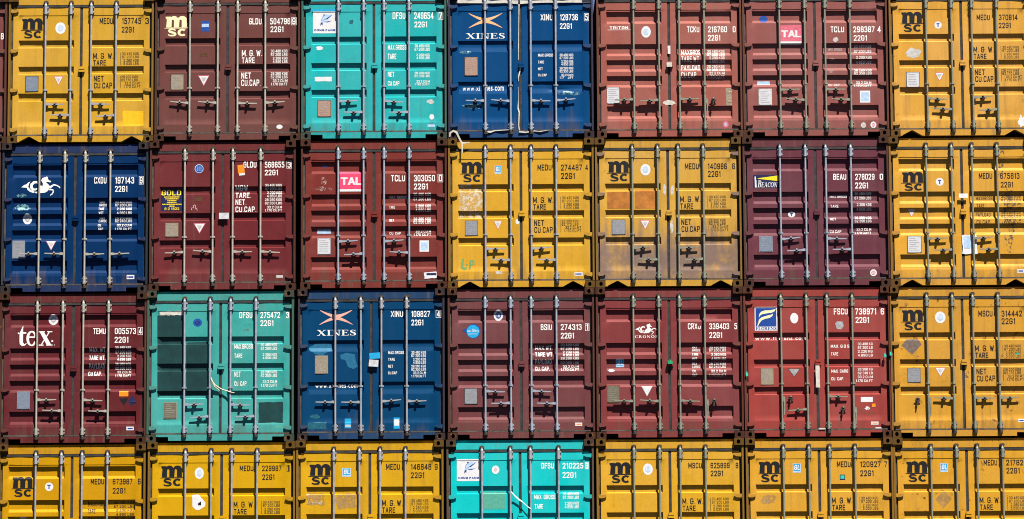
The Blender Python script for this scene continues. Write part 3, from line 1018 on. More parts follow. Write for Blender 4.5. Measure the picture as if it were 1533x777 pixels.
def frame_box(b, x0, x1, y0, y1, ink='white_ink', t=0.006):
    X0, X1, Z0, Z1 = zbox(b, x0, x1, y0, y1)
    dec = Decal(b.skin)
    for r in ((X0, Z0, X0 + t, Z1), (X1 - t, Z0, X1, Z1), (X0 + t, Z0, X1 - t, Z0 + t), (X0 + t, Z1 - t, X1 - t, Z1)):
        dec.put(*rect(*r))
    link('check_digit_frame', dec.mesh('check_digit_frame'), mat(ink), b.doors[1])


def sticker(b, x0, x1, y0, y1, m, name='sticker', ragged=0.0, seed=1, tilt=0.0, lift=0.0, fn=None, mats=None, label=None):
    """rectangular sheet; fn(dec, X0, X1, Z0, Z1) draws on it with material slot 1.."""
    X0, X1, Z0, Z1 = zbox(b, x0, x1, y0, y1)
    dec = Decal(b.skin, 0.0010)
    r = random.Random(seed)
    pts = []
    n = 5 if ragged else 1
    cor = [(X0, Z0), (X1, Z0), (X1, Z1), (X0, Z1)]
    for i in range(4):
        a, c = cor[i], cor[(i + 1) % 4]
        for k in range(n):
            t = k / n
            pts.append((a[0] + (c[0] - a[0]) * t + r.uniform(-1, 1) * ragged, a[1] + (c[1] - a[1]) * t + r.uniform(-1, 1) * ragged))
    if tilt:
        mx, mz = (X0 + X1) / 2, (Z0 + Z1) / 2
        pts = [(mx + (x - mx) * cos(tilt) - (z - mz) * sin(tilt), mz + (x - mx) * sin(tilt) + (z - mz) * cos(tilt)) for x, z in pts]
    dec.put(*poly(pts), 0, lift)
    ms = [mat(m)]
    if fn:
        fn(dec, X0, X1, Z0, Z1); ms += [mat(q) for q in mats]
    return finish(b, dec, name, ms, (X0 + X1) / 2, label)


def disc(dec, cx, cz, rx, rz, mi=0, lift=0.0, n=20):
    dec.put(*poly([(cx + rx * cos(2 * pi * i / n), cz + rz * sin(2 * pi * i / n)) for i in range(n)]), mi, lift)


def seal(b, zx, zy, rx, ry, outer='white_vinyl', inner='pale_blue_vinyl', k=0.55, mark=None, name='sticker'):
    """round or oval inspection badge"""
    x, z = b.zm(zx, zy); f = ROW_ZF[b.row]
    RX, RZ = rx / f / SX, ry / f / SZ
    dec = Decal(b.skin, 0.0010)
    disc(dec, x, z, RX, RZ)
    ms = [mat(outer)]
    if inner:
        disc(dec, x, z, RX * k, RZ * k, 1, 0.0012); ms.append(mat(inner))
        if mark is None:
            for i in range(-1, 2):
                dec.put(*rect(x + i * RX * k * .5 - RX * .06, z - RZ * k * .6, x + i * RX * k * .5 + RX * .06, z + RZ * k * .6), 0, 0.0022)
    if mark:
        fit_text(dec, mark, x - RX * .42, x + RX * .42, z - RZ * .5, z + RZ * .5, 'b', len(ms), lift=0.0026)
        ms.append(mat('blue_vinyl'))
    return finish(b, dec, name, ms, x)


def plate(b, x0, x1, y0, y1, m='plate_steel', border='rubber'):
    """riveted data plate with engraved lines"""
    X0, X1, Z0, Z1 = zbox(b, x0, x1, y0, y1)
    mb = MB()
    y = b.skin.y((X0 + X1) / 2, (Z0 + Z1) / 2) - 0.004
    mb.mi = 1
    mb.box(X0 - .008, X1 + .008, y - .001, y + .012, Z0 - .008, Z1 + .008)
    mb.mi = 0
    mb.box(X0, X1, y - .004, y + .010, Z0, Z1)
    for cx, cz in ((X0 + .012, Z0 + .012), (X1 - .012, Z0 + .012), (X0 + .012, Z1 - .012), (X1 - .012, Z1 - .012)):
        mb.cyl((cx, y - .007, cz), (cx, y - .003, cz), 0.006, n=6)
    r = random.Random(int(x0 * 7 + y0))
    mb.mi = 2
    h = Z1 - Z0
    for i in range(7):
        z = Z1 - h * (0.12 + 0.12 * i)
        a = X0 + 0.018 + r.uniform(0, .012); c = X0 + (X1 - X0) * r.uniform(.55, .92)
        mb.box(a, c, y - .0050, y - .003, z - .006, z)
    link('data_plate', mb.mesh('data_plate'), [mat(m), mat(border), mat('grey_vinyl')], door_of(b, X0))


def triangle(b, x0, x1, y0, y1, m='white_vinyl', edge='faded_pink_vinyl', core='dirty_vinyl'):
    X0, X1, Z0, Z1 = zbox(b, x0, x1, y0, y1)
    dec = Decal(b.skin, 0.0010)
    mx = (X0 + X1) / 2; mz = Z1 - (Z1 - Z0) * .36
    tri = [(X0, Z1), (mx, Z0), (X1, Z1)]
    sc = lambda k: [(mx + (x - mx) * k, mz + (z - mz) * k) for x, z in tri]
    dec.put(*poly(tri)); dec.put(*poly(sc(.86)), 1, .001); dec.put(*poly(sc(.45)), 2, .002)
    finish(b, dec, 'warning_triangle', [mat(edge), mat(m), mat(core)], mx)


def shape(b, pts, m, name, lift=0.0, zoomed=True, label=None):
    """free outline in enlargement coordinates (or photograph pixels)"""
    q = [(b.zm if zoomed else b.px)(*p) for p in pts]
    dec = Decal(b.skin, 0.0010)
    dec.put(*poly(q), 0, lift)
    return finish(b, dec, name, [mat(m)], q[0][0], label)


def blob(b, x0, x1, y0, y1, m, name='painted_patch', seed=1, n=18, j=.25):
    r = random.Random(seed)
    cx, cy, rx, ry = (x0 + x1) / 2, (y0 + y1) / 2, (x1 - x0) / 2, (y1 - y0) / 2
    pts = []
    for i in range(n):
        a = 2 * pi * i / n
        k = 1 + r.uniform(-j, j * .3)
        pts.append((cx + rx * k * cos(a), cy + ry * k * sin(a)))
    return shape(b, pts, m, name)


def msc(b, x0, x1, y0, y1, ink='black_ink'):
    X0, X1, Z0, Z1 = zbox(b, x0, x1, y0, y1)
    dec = Decal(b.skin)
    for v, f in msc_logo(): dec.put([(X0 + a * (X1 - X0), Z0 + c * (Z1 - Z0)) for a, c in v], f)
    finish(b, dec, 'logo', [mat(ink)], X0)


def msc_std(b, ink='black_ink', small='faded_black_ink'):
    """logo and weight block at their usual place on the grooved yellow doors"""
    U = lambda x0, x1, y0, y1: (X((x0 - 381) / 3.306), X((x1 - 381) / 3.306), Z((y1 - 4) / 3.306), Z((y0 - 4) / 3.306))
    X0, X1, Z0, Z1 = U(78, 195, 118, 219)
    dec = Decal(b.skin)
    for v, f in msc_logo(): dec.put([(X0 + a * (X1 - X0), Z0 + c * (Z1 - Z0)) for a, c in v], f)
    link('logo', dec.mesh('logo'), mat(ink), b.doors[0])
    dec = Decal(b.skin)
    for t, *q in (('M. G. W.', 440, 542, 296, 325), ('TARE', 441, 505, 331, 358), ('NET', 445, 494, 410, 438), ('CU.CAP.', 446, 544, 444, 473)):
        fit_text(dec, t, *U(*q))
    link('lettering', dec.mesh('lettering'), mat(ink), b.doors[1])
    dec = Decal(b.skin)
    for t, *q in (('30.480 KGS', 585, 668, 293, 306), ('67.200 LBS', 585, 668, 309, 322), ('2.280 KGS', 592, 668, 327, 340), ('5.030 LBS', 592, 668, 343, 356),
                  ('28.200 KGS', 582, 665, 409, 422), ('62.170 LBS', 582, 665, 425, 438), ('33.2 CU.MT', 600, 678, 441, 454), ('1.170 CU.FT', 594, 678, 457, 470)):
        fit_text(dec, t, *U(*q), face='t')
    dec.put(*rect(*[U(577, 579, 294, 356)[i] for i in (0, 2, 1, 3)]))
    dec.put(*rect(*[U(577, 579, 410, 470)[i] for i in (0, 2, 1, 3)]))
    link('weight_table', dec.mesh('weight_table'), mat(small), b.doors[1])


def number(b, prefix, digits, check, code, boxed=False, ink='white_ink'):
    """prefix: (text,x0,x1,y0,y1); digits/check: (text,x0,x1); code: (x0,x1,y0,y1)"""
    y0, y1 = prefix[3], prefix[4]
    prefix = (prefix[0], prefix[1] - 4, prefix[2] - 5, prefix[3], prefix[4]) if b.row < 3 else (prefix[0], prefix[1] - 6, prefix[2] - 8, prefix[3], prefix[4])
    it = [prefix, (digits[0], digits[1], digits[2], y0, y1), ('22G1', *code)]
    if check: it.append((check[0], check[1], check[2], y0, y1))
    letters(b, it, ink, 'number_lettering')
    if boxed and check: frame_box(b, check[1] - 5, check[2] + 5, y0 - 4, y1 + 4, ink)


def table(b, x0, x1, ys, rows, ink='white_ink', face='t', h=None):
    its = []
    for (a, c), t in zip(ys, rows):
        q = x0 + (x1 - x0) * (0.12 if len(t) < 10 else 0)
        its.append((t, q, x1, a, c, face))
    letters(b, its, ink, 'weight_table')


KG = ('30.480 KGS', '67.200 LBS', '2.200 KGS', '4.850 LBS', '28.280 KGS', '62.350 LBS', '33.2 CU.M', '1.170 CU.FT')


def gl(b, x0, x1, y0, y1):
    def fn(d, X0, X1, Z0, Z1):
        h = Z1 - Z0; w = X1 - X0
        d.put(*rect(X0 + w * .08, Z0 + h * .2, X1 - w * .08, Z1 - h * .06), 1, .0008)
        fit_text(d, 'GL', X0 + w * .16, X1 - w * .14, Z0 + h * .30, Z1 - h * .16, 'b', 2, lift=.0018, slant=.12)
    sticker(b, x0, x1, y0, y1, 'pale_blue_vinyl', fn=fn, mats=['sky_vinyl', 'white_vinyl'])


def xines(b, sw, word, ink):
    X0, X1, Z0, Z1 = zbox(b, *sw)
    dec = Decal(b.skin)
    n = 14
    for up in (1, -1):
        pts, ws = [], []
        for i in range(n + 1):
            t = i / n
            u = 2 * t - 1
            hz = abs(u) ** 1.45
            pts.append((X0 + (X1 - X0) * t, (Z0 + Z1) / 2 + up * ((Z1 - Z0) / 2 * hz + 0.012)))
            ws.append(0.008 + 0.055 * (1 - abs(u)) ** 0.9)
        v, f = strip(pts, ws)
        dec.put(v, f)
    finish(b, dec, 'logo', [mat(ink)], X0)
    X0, X1, Z0, Z1 = zbox(b, *word)
    dec = Decal(b.skin)
    fit_serif(dec, 'XINES', X0, X1, Z0, Z1)
    finish(b, dec, 'logo_lettering', [mat('white_ink')], X0)


def tal(b, x0, x1, y0, y1, yb, pink):
    def fn(d, X0, X1, Z0, Z1):
        w, h = X1 - X0, Z1 - Z0
        fit_text(d, 'TAL', X0 + w * .04, X1 - w * .02, Z0 + h * .24, Z1 - h * .32, 'b', 1, track=.02, lift=.001)
    sticker(b, x0, x1, y0, y1, pink, name='logo', fn=fn, mats=['white_vinyl'])
    sticker(b, x0, x1, y1, yb, 'white_vinyl', name='logo_strip')


def dolphin_card(b, x0, x1, y0, y1):
    def fn(d, X0, X1, Z0, Z1):
        m = lambda p: (X0 + (p[0] - 140) / 545 * (X1 - X0), Z1 - (p[1] - 115) / 525 * (Z1 - Z0))
        d.put(*poly([m(p) for p in DOLPHIN_BODY]), 1, .0008)
        for q in DOLPHIN_DARK: d.put(*poly([m(p) for p in q]), 2, .0016)
        d.put(*strip([m(p) for p in ((330, 335), (350, 268), (392, 212))], 0.006), 2, .0016)
        a = m((172, 585)); c = m((655, 542))
        fit_text(d, 'DONG FANG', a[0], c[0], a[1], c[1], 'b', 2, lift=.0016)
    sticker(b, x0, x1, y0, y1, 'white_vinyl', name='logo', fn=fn, mats=['pale_blue_vinyl', 'royal_vinyl'])


def horse(b, f, ink='white_ink'):
    dec = Decal(b.skin)
    for p in HORSE['polys']: dec.put(*poly([b.px(*f(q)) for q in p]))
    for p, w in HORSE['strips']:
        pts = [b.px(*f(q)) for q in p]
        k = abs(b.px(*f((100, 0)))[0] - b.px(*f((0, 0)))[0]) / 100
        dec.put(*strip(pts, [v * k for v in w]))
    finish(b, dec, 'logo', [mat(ink)], -1)


def small_label(b, x0, x1, y0, y1, ink='royal_vinyl'):
    def fn(d, X0, X1, Z0, Z1):
        w, h = X1 - X0, Z1 - Z0
        d.put(*rect(X0 + w * .22, Z0 + h * .32, X1 - w * .12, Z1 - h * .32), 1, .001)
        d.put(*rect(X0 + w * .07, Z0 + h * .32, X0 + w * .15, Z1 - h * .32), 1, .001)
    sticker(b, x0, x1, y0, y1, 'white_vinyl', fn=fn, mats=[ink])


YEL = dict(arched=True, galv=2)
C_YEL = (0.53, 0.290, 0.020)
C_DEEP = (0.49, 0.245, 0.002)

# ============================ top row
b = make_container(Box(0, 0), 'yellow container 157745 with a fresh yellow square low on its right door', 3, C_YEL, 11, fade=.2, **YEL)
msc_std(b); number(b, ('MEDU', 543, 616, 96, 130), ('157745', 660, 763), ('3', 786, 806), (658, 725, 144, 176), ink='black_ink')
seal(b, 327, 152, 28, 32); plate(b, 139, 206, 414, 494, 'plate_blue'); triangle(b, 290, 342, 412, 462)
sticker(b, 663, 775, 600, 680, 'fresh_yellow_paint', name='painted_patch', ragged=.008, seed=3)

b = make_container(Box(0, 1), 'brownish red container 504796 with a cream logo and a small blue square sticker', 3, (0.130, 0.043, 0.038), 12, rods=ROD_WIDE, handles=HANDLES_ROW(168), galv=1, fade=.2)
msc(b, 76, 208, 86, 196, 'cream_ink'); number(b, ('GLDU', 538, 607, 98, 132), ('504796', 648, 757), ('9', 768, 786), (650, 720, 142, 174), True)
sticker(b, 275, 320, 113, 170, 'blue_vinyl', fn=lambda d, a, c, e, f: d.put(*rect(a + .01, e + .10 * (f - e) + .06, c - .01, f - .05), 1, .001), mats=['pale_blue_vinyl'])
letters(b, [('M. G. W.', 495, 605, 270, 305), ('TARE', 495, 565, 310, 342), ('NET', 492, 545, 392, 425), ('CU.CAP.', 492, 597, 430, 465)])
table(b, 652, 742, [(268, 284), (287, 303), (307, 322), (325, 341), (390, 405), (408, 424), (428, 444), (447, 462)], KG)
plate(b, 112, 180, 403, 485, 'plate_tan'); triangle(b, 258, 320, 408, 465); sticker(b, 268, 310, 288, 305, 'stain', name='painted_patch')
seal(b, 699, 686, 17, 12, inner=None)

b = make_container(Box(0, 2), 'bright turquoise container 249654 with a white dolphin card, in the top row', 3, (0.012, 0.36, 0.37), 13, handles=HANDLES_PAIR(167.5, 184), galv=0, fade=.3, frame=(0.05, 0.13, 0.11))
dolphin_card(b, 85, 213, 62, 180); sticker(b, 80, 213, 50, 61, 'sky_vinyl', name='logo_strip')
number(b, ('DFSU', 520, 590, 66, 103), ('249654', 632, 737), ('7', 766, 784), (634, 702, 116, 148), True)
letters(b, [('MAX.GROSS', 490, 590, 242, 270), ('TARE', 490, 535, 290, 320), ('NET', 490, 525, 388, 415), ('CU.CAP.', 490, 557, 438, 463)])
table(b, 635, 716, [(240, 256), (258, 275), (290, 303), (305, 320), (388, 402), (404, 418), (434, 447), (449, 462)], KG)
sticker(b, 95, 187, 415, 440, 'white_vinyl', ragged=.004); plate(b, 112, 180, 545, 630, 'plate_pink'); blob(b, 100, 140, 248, 272, 'white_vinyl', 'sticker')
blob(b, 280, 305, 105, 132, 'teal_patch', 'sticker', 4); blob(b, 700, 742, 536, 562, 'dirty_vinyl', 'sticker', 5); seal(b, 728, 632, 13, 15, inner=None); sticker(b, 705, 745, 673, 686, 'pale_blue_vinyl')

b = make_container(Box(0, 3), 'blue container 128736 with torn white foam down the gap between its doors', 2, (0.0002, 0.050, 0.165), 14, handles=HANDLES_ROW(167.5), galv=0, fade=.02, dirt=.05,
                   dents=((0.74, 0.95, .10, .05, -.02), (0.75, 0.72, .12, .05, .018), (0.62, 0.86, .08, .03, .015), (0.35, 1.02, .09, .03, .01)))
xines(b, (133, 313, 75, 147), (118, 328, 178, 210), 'peach_ink')
number(b, ('XINU', 525, 592, 76, 110), ('128736', 627, 723), ('5', 762, 777), (626, 690, 125, 156), True)
letters(b, [('MAX.GROSS', 508, 592, 290, 306), ('TARE', 508, 540, 328, 343), ('NET', 508, 533, 365, 379), ('CU.CAP', 508, 555, 399, 413), ('www.xi', 100, 193, 466, 489, 'b'), ('nes.com', 224, 322, 466, 489, 'b')])
table(b, 625, 698, [(290, 304), (306, 320), (326, 339), (341, 354), (362, 376), (379, 392), (399, 411), (413, 426)], KG)
plate(b, 112, 180, 310, 408, 'plate_pink'); blob(b, 92, 230, 560, 590, 'scuff', 'scuff_mark', 3); blob(b, 80, 150, 276, 292, 'scuff', 'scuff_mark', 4); blob(b, 610, 735, 490, 520, 'scuff', 'scuff_mark', 6)
XINES_TOP = b

b = make_container(Box(0, 4), 'dusty pinkish red container 216760 with five grooves, one handle hanging loose', 5, (0.30, 0.088, 0.068), 15, handles=HANDLES_ROW(167)[:3] + [(3, 167, 0)], galv=3, fade=.45)
letters(b, [('TRITON', 100, 200, 142, 158, 'b')]); sticker(b, 88, 213, 160, 163, 'white_ink', name='logo_line')
seal(b, 297, 172, 26, 32); number(b, ('TCKU', 523, 590, 142, 175), ('216760', 632, 735), ('0', 766, 781), (632, 698, 188, 220))
letters(b, [('MAXGROS', 488, 592, 268, 294), ('TARE WT.', 488, 590, 304, 335), ('PAYLOAD', 488, 590, 350, 379), ('CU.CAP.', 488, 575, 389, 420)])
table(b, 628, 722, [(268, 284), (287, 301), (305, 320), (324, 339), (350, 366), (369, 384), (388, 403), (406, 423)], KG)
plate(b, 86, 152, 473, 560, 'plate_white'); sticker(b, 730, 760, 475, 570, 'plate_tan', ragged=.006); seal(b, 728, 673, 16, 18, 'faded_pink_vinyl', 'pale_blue_vinyl')
sticker(b, 414, 428, 248, 292, 'white_vinyl', lift=.02); sticker(b, 408, 436, 340, 364, 'foam', lift=.052); blob(b, 385, 460, 540, 570, 'foam', 'painted_patch', 8)

b = make_container(Box(0, 5), 'mauve red container 298387 with a faded pink logo square, in the top row', 5, (0.245, 0.078, 0.070), 16, handles=HANDLES_PAIR(153, 169.5), galv=3, fade=.4)
tal(b, 230, 343, 135, 223, 240, 'faded_pink_vinyl'); seal(b, 138, 102, 24, 20, 'blue_vinyl', None); number(b, ('TCLU', 505, 578, 142, 175), ('298387', 624, 738), ('4', 754, 772), (626, 696, 190, 220))
letters(b, [('MAX. GROSS', 488, 562, 259, 273, 't'), ('TARE', 495, 522, 314, 327, 't'), ('NET', 495, 516, 381, 394, 't'), ('CU. CAP', 490, 550, 451, 466, 't')], 'faded_white_ink')
table(b, 628, 722, [(243, 258), (268, 283), (302, 318), (327, 343), (374, 387), (389, 403), (438, 453), (457, 470)], KG)
blob(b, 512, 542, 200, 228, 'dirty_vinyl', 'sticker', 2); sticker(b, 105, 172, 438, 458, 'pale_blue_vinyl'); plate(b, 114, 180, 482, 567, 'plate_white', 'dirty_vinyl')
sticker(b, 660, 714, 490, 555, 'white_vinyl', fn=lambda d, a, c, e, f: d.put(*rect(a + .02, e + .03, c - .02, f - .03), 1, .001), mats=['pale_blue_vinyl']); seal(b, 678, 677, 14, 15, 'dirty_vinyl', None); seal(b, 732, 675, 16, 18, 'white_vinyl', 'faded_pink_vinyl')

b = make_container(Box(0, 6), 'yellow container 370814 with a torn white patch and a round badge, in the top row', 3, (0.58, 0.295, 0.042), 17, fade=.3, rust=.4, dirt=.5, arched=True, galv=3)
msc_std(b); number(b, ('MEDU', 518, 590, 78, 109), ('370814', 634, 735), None, (634, 698, 122, 152), ink='black_ink')
seal(b, 305, 135, 20, 20, 'white_vinyl', None, mark='T'); blob(b, 122, 216, 256, 318, 'dirty_vinyl', 'sticker', 7); plate(b, 136, 202, 392, 470, 'plate_white'); triangle(b, 288, 338, 392, 440)
blob(b, 735, 772, 620, 692, 'white_vinyl', 'sticker', 11, j=.5)

# ============================ second row
b = make_container(Box(1, 0), 'dark blue container 197143 with a white winged horse emblem', 5, (0.0002, 0.023, 0.092), 21, handles=HANDLES_ROW(167), galv=1, fade=.02, dirt=.05, frame=(0.02, 0.035, 0.06))
horse(b, lambda q: (20 + q[0] / 15.54, 255 + q[1] / 15.54)); number(b, ('CXDU', 470, 532, 198, 231), ('197143', 570, 664), ('9', 693, 706), (569, 630, 242, 272), True)
CX_L = [('MAX', 492, 517, 315, 327), ('GROSS', 490, 528, 330, 342), ('TARE', 487, 515, 349, 362), ('WGT', 488, 512, 369, 382), ('MAX', 492, 517, 395, 407), ('CARGO', 487, 528, 409, 421), ('CU.', 484, 502, 430, 443), ('CAP', 487, 510, 449, 461)]
letters(b, CX_L); table(b, 568, 652, [(q[3], q[4]) for q in CX_L], ('30.480 KGS', '67.200 LBS', '2.250 KGS', '4.960 LBS', '28.230 KGS', '62.240 LBS', '33.2 CU.M', '1.170 CU.FT'))
plate(b, 62, 122, 515, 600, 'plate_steel', 'plate_blue'); triangle(b, 227, 278, 515, 562); seal(b, 134, 405, 23, 26, 'white_vinyl', 'grey_vinyl', .5); blob(b, 68, 158, 330, 366, 'scuff', 'scuff_mark', 9); small_label(b, 627, 665, 683, 704); blob(b, 80, 130, 280, 300, 'scuff', 'scuff_mark', 2)

b = make_container(Box(1, 1), 'dark red container 568655 with a navy and yellow poster and an orange tag', 3, (0.128, 0.019, 0.022), 22, rods=ROD_WIDE, handles=HANDLES_ROW(167), galv=1, fade=.2)
def gold(d, X0, X1, Z0, Z1):
    w, h = X1 - X0, Z1 - Z0
    fit_text(d, 'GOLD', X0 + w * .03, X1 - w * .10, Z1 - h * .31, Z1 - h * .05, 't', 1, track=.16, lift=.001)
    r = random.Random(4)
    for i, ww in enumerate((.70, .58, .40, .40, .88, .24)):
        zc = Z1 - h * (.38 + .083 * i); m = (X0 + X1) / 2
        x = m - w * ww / 2
        while x < m + w * ww / 2 - .004:
            q = r.uniform(.010, .030); d.put(*rect(x, zc - .010, min(x + q, m + w * ww / 2), zc + .008), 1, .001); x += q + .006
    fit_text(d, '8 2 1822', X0 + w * .17, X1 - w * .17, Z0 + h * .03, Z0 + h * .14, 'n', 1, lift=.001)
sticker(b, 68, 179, 255, 365, 'navy_vinyl', name='poster', fn=gold, mats=['yellow_vinyl'])
seal(b, 258, 157, 22, 22, 'pale_blue_vinyl', 'blue_vinyl', .85, mark=None)
sticker(b, 449, 482, 138, 180, 'orange_vinyl', tilt=.08, lift=.003); sticker(b, 456, 485, 178, 190, 'white_vinyl', tilt=.08, lift=.003)
number(b, ('GLDU', 482, 547, 122, 152), ('568655', 583, 680), ('3', 696, 712), (583, 648, 162, 190), True)
letters(b, [('MGW.', 438, 507, 238, 265), ('TARE.', 438, 515, 274, 302), ('NET.', 438, 492, 309, 336), ('CU.CAP.', 438, 541, 344, 372)])
table(b, 584, 668, [(232, 246), (249, 262), (268, 281), (285, 299), (304, 317), (321, 334), (341, 354), (357, 369)], KG)
sticker(b, 358, 407, 377, 408, 'pale_paper', lift=.05); plate(b, 92, 154, 427, 493, 'plate_tan', 'plate_olive'); triangle(b, 230, 290, 427, 478); sticker(b, 640, 673, 684, 697, 'dirty_vinyl'); sticker(b, 236, 273, 296, 318, 'stain', name='painted_patch')
dd = Decal(b.skin); dd.put(*strip([b.zm(*p) for p in ((220, 362), (222, 350), (232, 352), (228, 340), (236, 336), (242, 342), (238, 352), (247, 355), (248, 364))], .006)); finish(b, dd, 'doodle', [mat('white_ink')], -1)

b = make_container(Box(1, 2), 'rust red container 303050 with a bright pink logo square and a peeling label', 5, (0.165, 0.027, 0.022), 23, handles=HANDLES_PAIR(153.8, 171.3), galv=0, fade=.25)
tal(b, 227, 338, 172, 258, 270, 'pink_vinyl'); number(b, ('TCLU', 485, 555, 188, 220), ('303050', 594, 698), ('0', 717, 733), (594, 662, 230, 260), True)
letters(b, [('MAX. GROSS', 473, 556, 291, 305, 't'), ('TARE', 472, 500, 342, 355, 't'), ('NET', 473, 495, 405, 418, 't'), ('CU. CAP.', 473, 533, 469, 482, 't')])
table(b, 592, 678, [(276, 290), (298, 313), (334, 349), (354, 368), (397, 410), (413, 429), (459, 473), (476, 488)], KG)
sticker(b, 115, 183, 457, 478, 'pale_blue_vinyl'); plate(b, 118, 180, 503, 580, 'plate_white', 'plate_steel'); sticker(b, 622, 668, 512, 568, 'white_vinyl', fn=lambda d, a, c, e, f: d.put(*rect(a + .02, e + .03, c - .02, f - .03), 1, .001), mats=['pale_blue_vinyl'])
sticker(b, 645, 707, 668, 700, 'white_vinyl', ragged=.006, tilt=.08, lift=.004, fn=lambda d, a, c, e, f: d.put(*rect(a + .04, f - .055, c - .01, f - .02), 1, .006), mats=['navy_vinyl']); blob(b, 140, 166, 135, 150, 'blue_vinyl', 'sticker'); blob(b, 95, 200, 245, 268, 'pale_scuff', 'scuff_mark', 5); blob(b, 134, 162, 195, 258, 'pale_scuff', 'scuff_mark', 6)

b = make_container(Box(1, 3), 'yellow container 274487 with green spray letters low on its left door', 3, (0.56, 0.300, 0.024), 24, fade=.12, **YEL)
msc_std(b); number(b, ('MEDU', 466, 536, 136, 166), ('274487', 578, 682), ('4', 698, 712), (578, 646, 178, 208), ink='black_ink')
gl(b, 250, 282, 142, 182); sticker(b, 76, 192, 234, 402, 'torn_vinyl', ragged=.012, seed=5); plate(b, 105, 165, 416, 487, 'plate_steel'); triangle(b, 245, 287, 415, 458)
dd = Decal(b.skin)
dd.put(*strip([b.zm(*p) for p in ((93, 603), (88, 648), (100, 652), (112, 650))], [.035, .055, .05, .03])); dd.put(*strip([b.zm(*p) for p in ((125, 655), (131, 612), (145, 614), (146, 628), (132, 636))], [.03, .04, .045, .035, .02])); disc(dd, *b.zm(112, 632), .018, .015)
finish(b, dd, 'graffiti', [mat('green_spray')], -1)
small_label(b, 645, 685, 670, 687); blob(b, 352, 373, 406, 434, 'white_vinyl', 'sticker', 3); sticker(b, 255, 287, 664, 678, 'dirty_vinyl', ragged=.004)

b = make_container(Box(1, 4), 'faded yellow container 140986 with orange squares and grey grime over its lower doors', 3, (0.53, 0.29, 0.038), 25, fade=.35, dirt=.55, rust=.4, arched=True, galv=3, grime=(0.62, 1.30, 0.95, (0.080, 0.055, 0.048)))
msc_std(b); number(b, ('MEDU', 468, 538, 130, 160), ('140986', 578, 672), ('6', 698, 712), (578, 640, 168, 198), ink='black_ink')
seal(b, 269, 162, 25, 29); sticker(b, 80, 195, 272, 355, 'orange_patch', name='painted_patch'); sticker(b, 217, 318, 262, 355, 'orange_patch', name='painted_patch'); plate(b, 105, 167, 411, 482, 'plate_steel'); triangle(b, 243, 292, 412, 458)
blob(b, 355, 372, 230, 290, 'dirty_vinyl', 'scuff_mark', 3); blob(b, 392, 412, 235, 290, 'dirty_vinyl', 'scuff_mark', 4); blob(b, 390, 408, 405, 475, 'dirty_vinyl', 'scuff_mark', 5, j=.5)

b = make_container(Box(1, 5), 'dark plum container 278029 with a lighthouse beam emblem', 5, (0.120, 0.032, 0.046), 26, handles=HANDLES_PAIR(153.4, 170), galv=0, fade=.35)
def beacon(d, X0, X1, Z0, Z1):
    m = lambda x, y: (X0 + (x - 125) / 575 * (X1 - X0), Z1 - (y - 190) / 285 * (Z1 - Z0))
    d.put(*poly([m(225, 262), m(698, 200), m(698, 325), m(240, 275)]), 1, .001)
    d.put(*poly([m(142, 466), m(146, 340), (m(138, 318)), m(150, 300), m(156, 222), m(186, 222), m(190, 300), m(205, 318), m(198, 340), m(205, 466)]), 2, .001)
    a, c = m(222, 464), m(690, 310)
    fit_serif(d, 'BEACON', a[0], c[0] - .02, a[1], c[1], 2, .001, .03, .12, (1, .74, .74, .74, .74, .74))
sticker(b, 75, 200, 188, 252, 'navy_vinyl', name='logo', fn=beacon, mats=['yellow_vinyl', 'white_vinyl'])
number(b, ('BEAU', 475, 540, 182, 212), ('278029', 580, 675), ('0', 701, 717), (580, 643, 225, 255))
letters(b, [('MAX.GROSS', 455, 540, 287, 300, 't'), ('TARE', 457, 497, 336, 350, 't'), ('NET', 455, 485, 400, 413, 't'), ('CU.CAP', 455, 512, 460, 474, 't')])
table(b, 578, 660, [(272, 286), (294, 308), (328, 342), (349, 363), (393, 406), (409, 423), (450, 464), (468, 480)], KG)
seal(b, 266, 382, 18, 14, 'white_vinyl', None, mark='T'); plate(b, 107, 168, 493, 567, 'plate_blue', 'plate_steel'); seal(b, 670, 672, 17, 17, 'white_vinyl', 'faded_pink_vinyl', .6)

b = make_container(Box(1, 6), 'yellow container 675813 with five grooves and a blue and white paper by its door gap', 5, (0.57, 0.288, 0.032), 27, fade=.25, arched=True, galv=3, handles=HANDLES_PAIR(153.4, 170))
msc(b, 97, 213, 172, 266); number(b, ('MEDU', 485, 552, 178, 207), ('675813', 587, 682), None, (590, 650, 222, 250), ink='black_ink')
seal(b, 287, 222, 20, 20, 'white_vinyl', None, mark='T'); letters(b, [('MAXGROSS', 468, 550, 293, 312), ('TARE', 470, 508, 330, 351), ('PAYLOAD', 468, 540, 373, 394), ('CU.CAP.', 470, 540, 410, 431)], 'faded_black_ink')
table(b, 594, 690, [(285, 299), (304, 318), (325, 338), (345, 358), (365, 378), (385, 398), (405, 418), (421, 433)], KG, 'faded_black_ink')
triangle(b, 128, 170, 355, 395); plate(b, 130, 194, 492, 572, 'plate_white'); sticker(b, 400, 470, 484, 580, 'white_vinyl', ragged=.01, lift=.012, fn=lambda d, a, c, e, f: d.put(*rect(a + .03, e + .1, c - .03, f - .03), 1, .014), mats=['pale_blue_vinyl']); small_label(b, 670, 704, 655, 672)
sticker(b, 380, 424, 282, 304, 'white_vinyl', lift=.05); blob(b, 598, 668, 240, 570, 'soot', 'smear', 4, 26); blob(b, 560, 610, 30, 200, 'soot', 'smear', 9, 22)

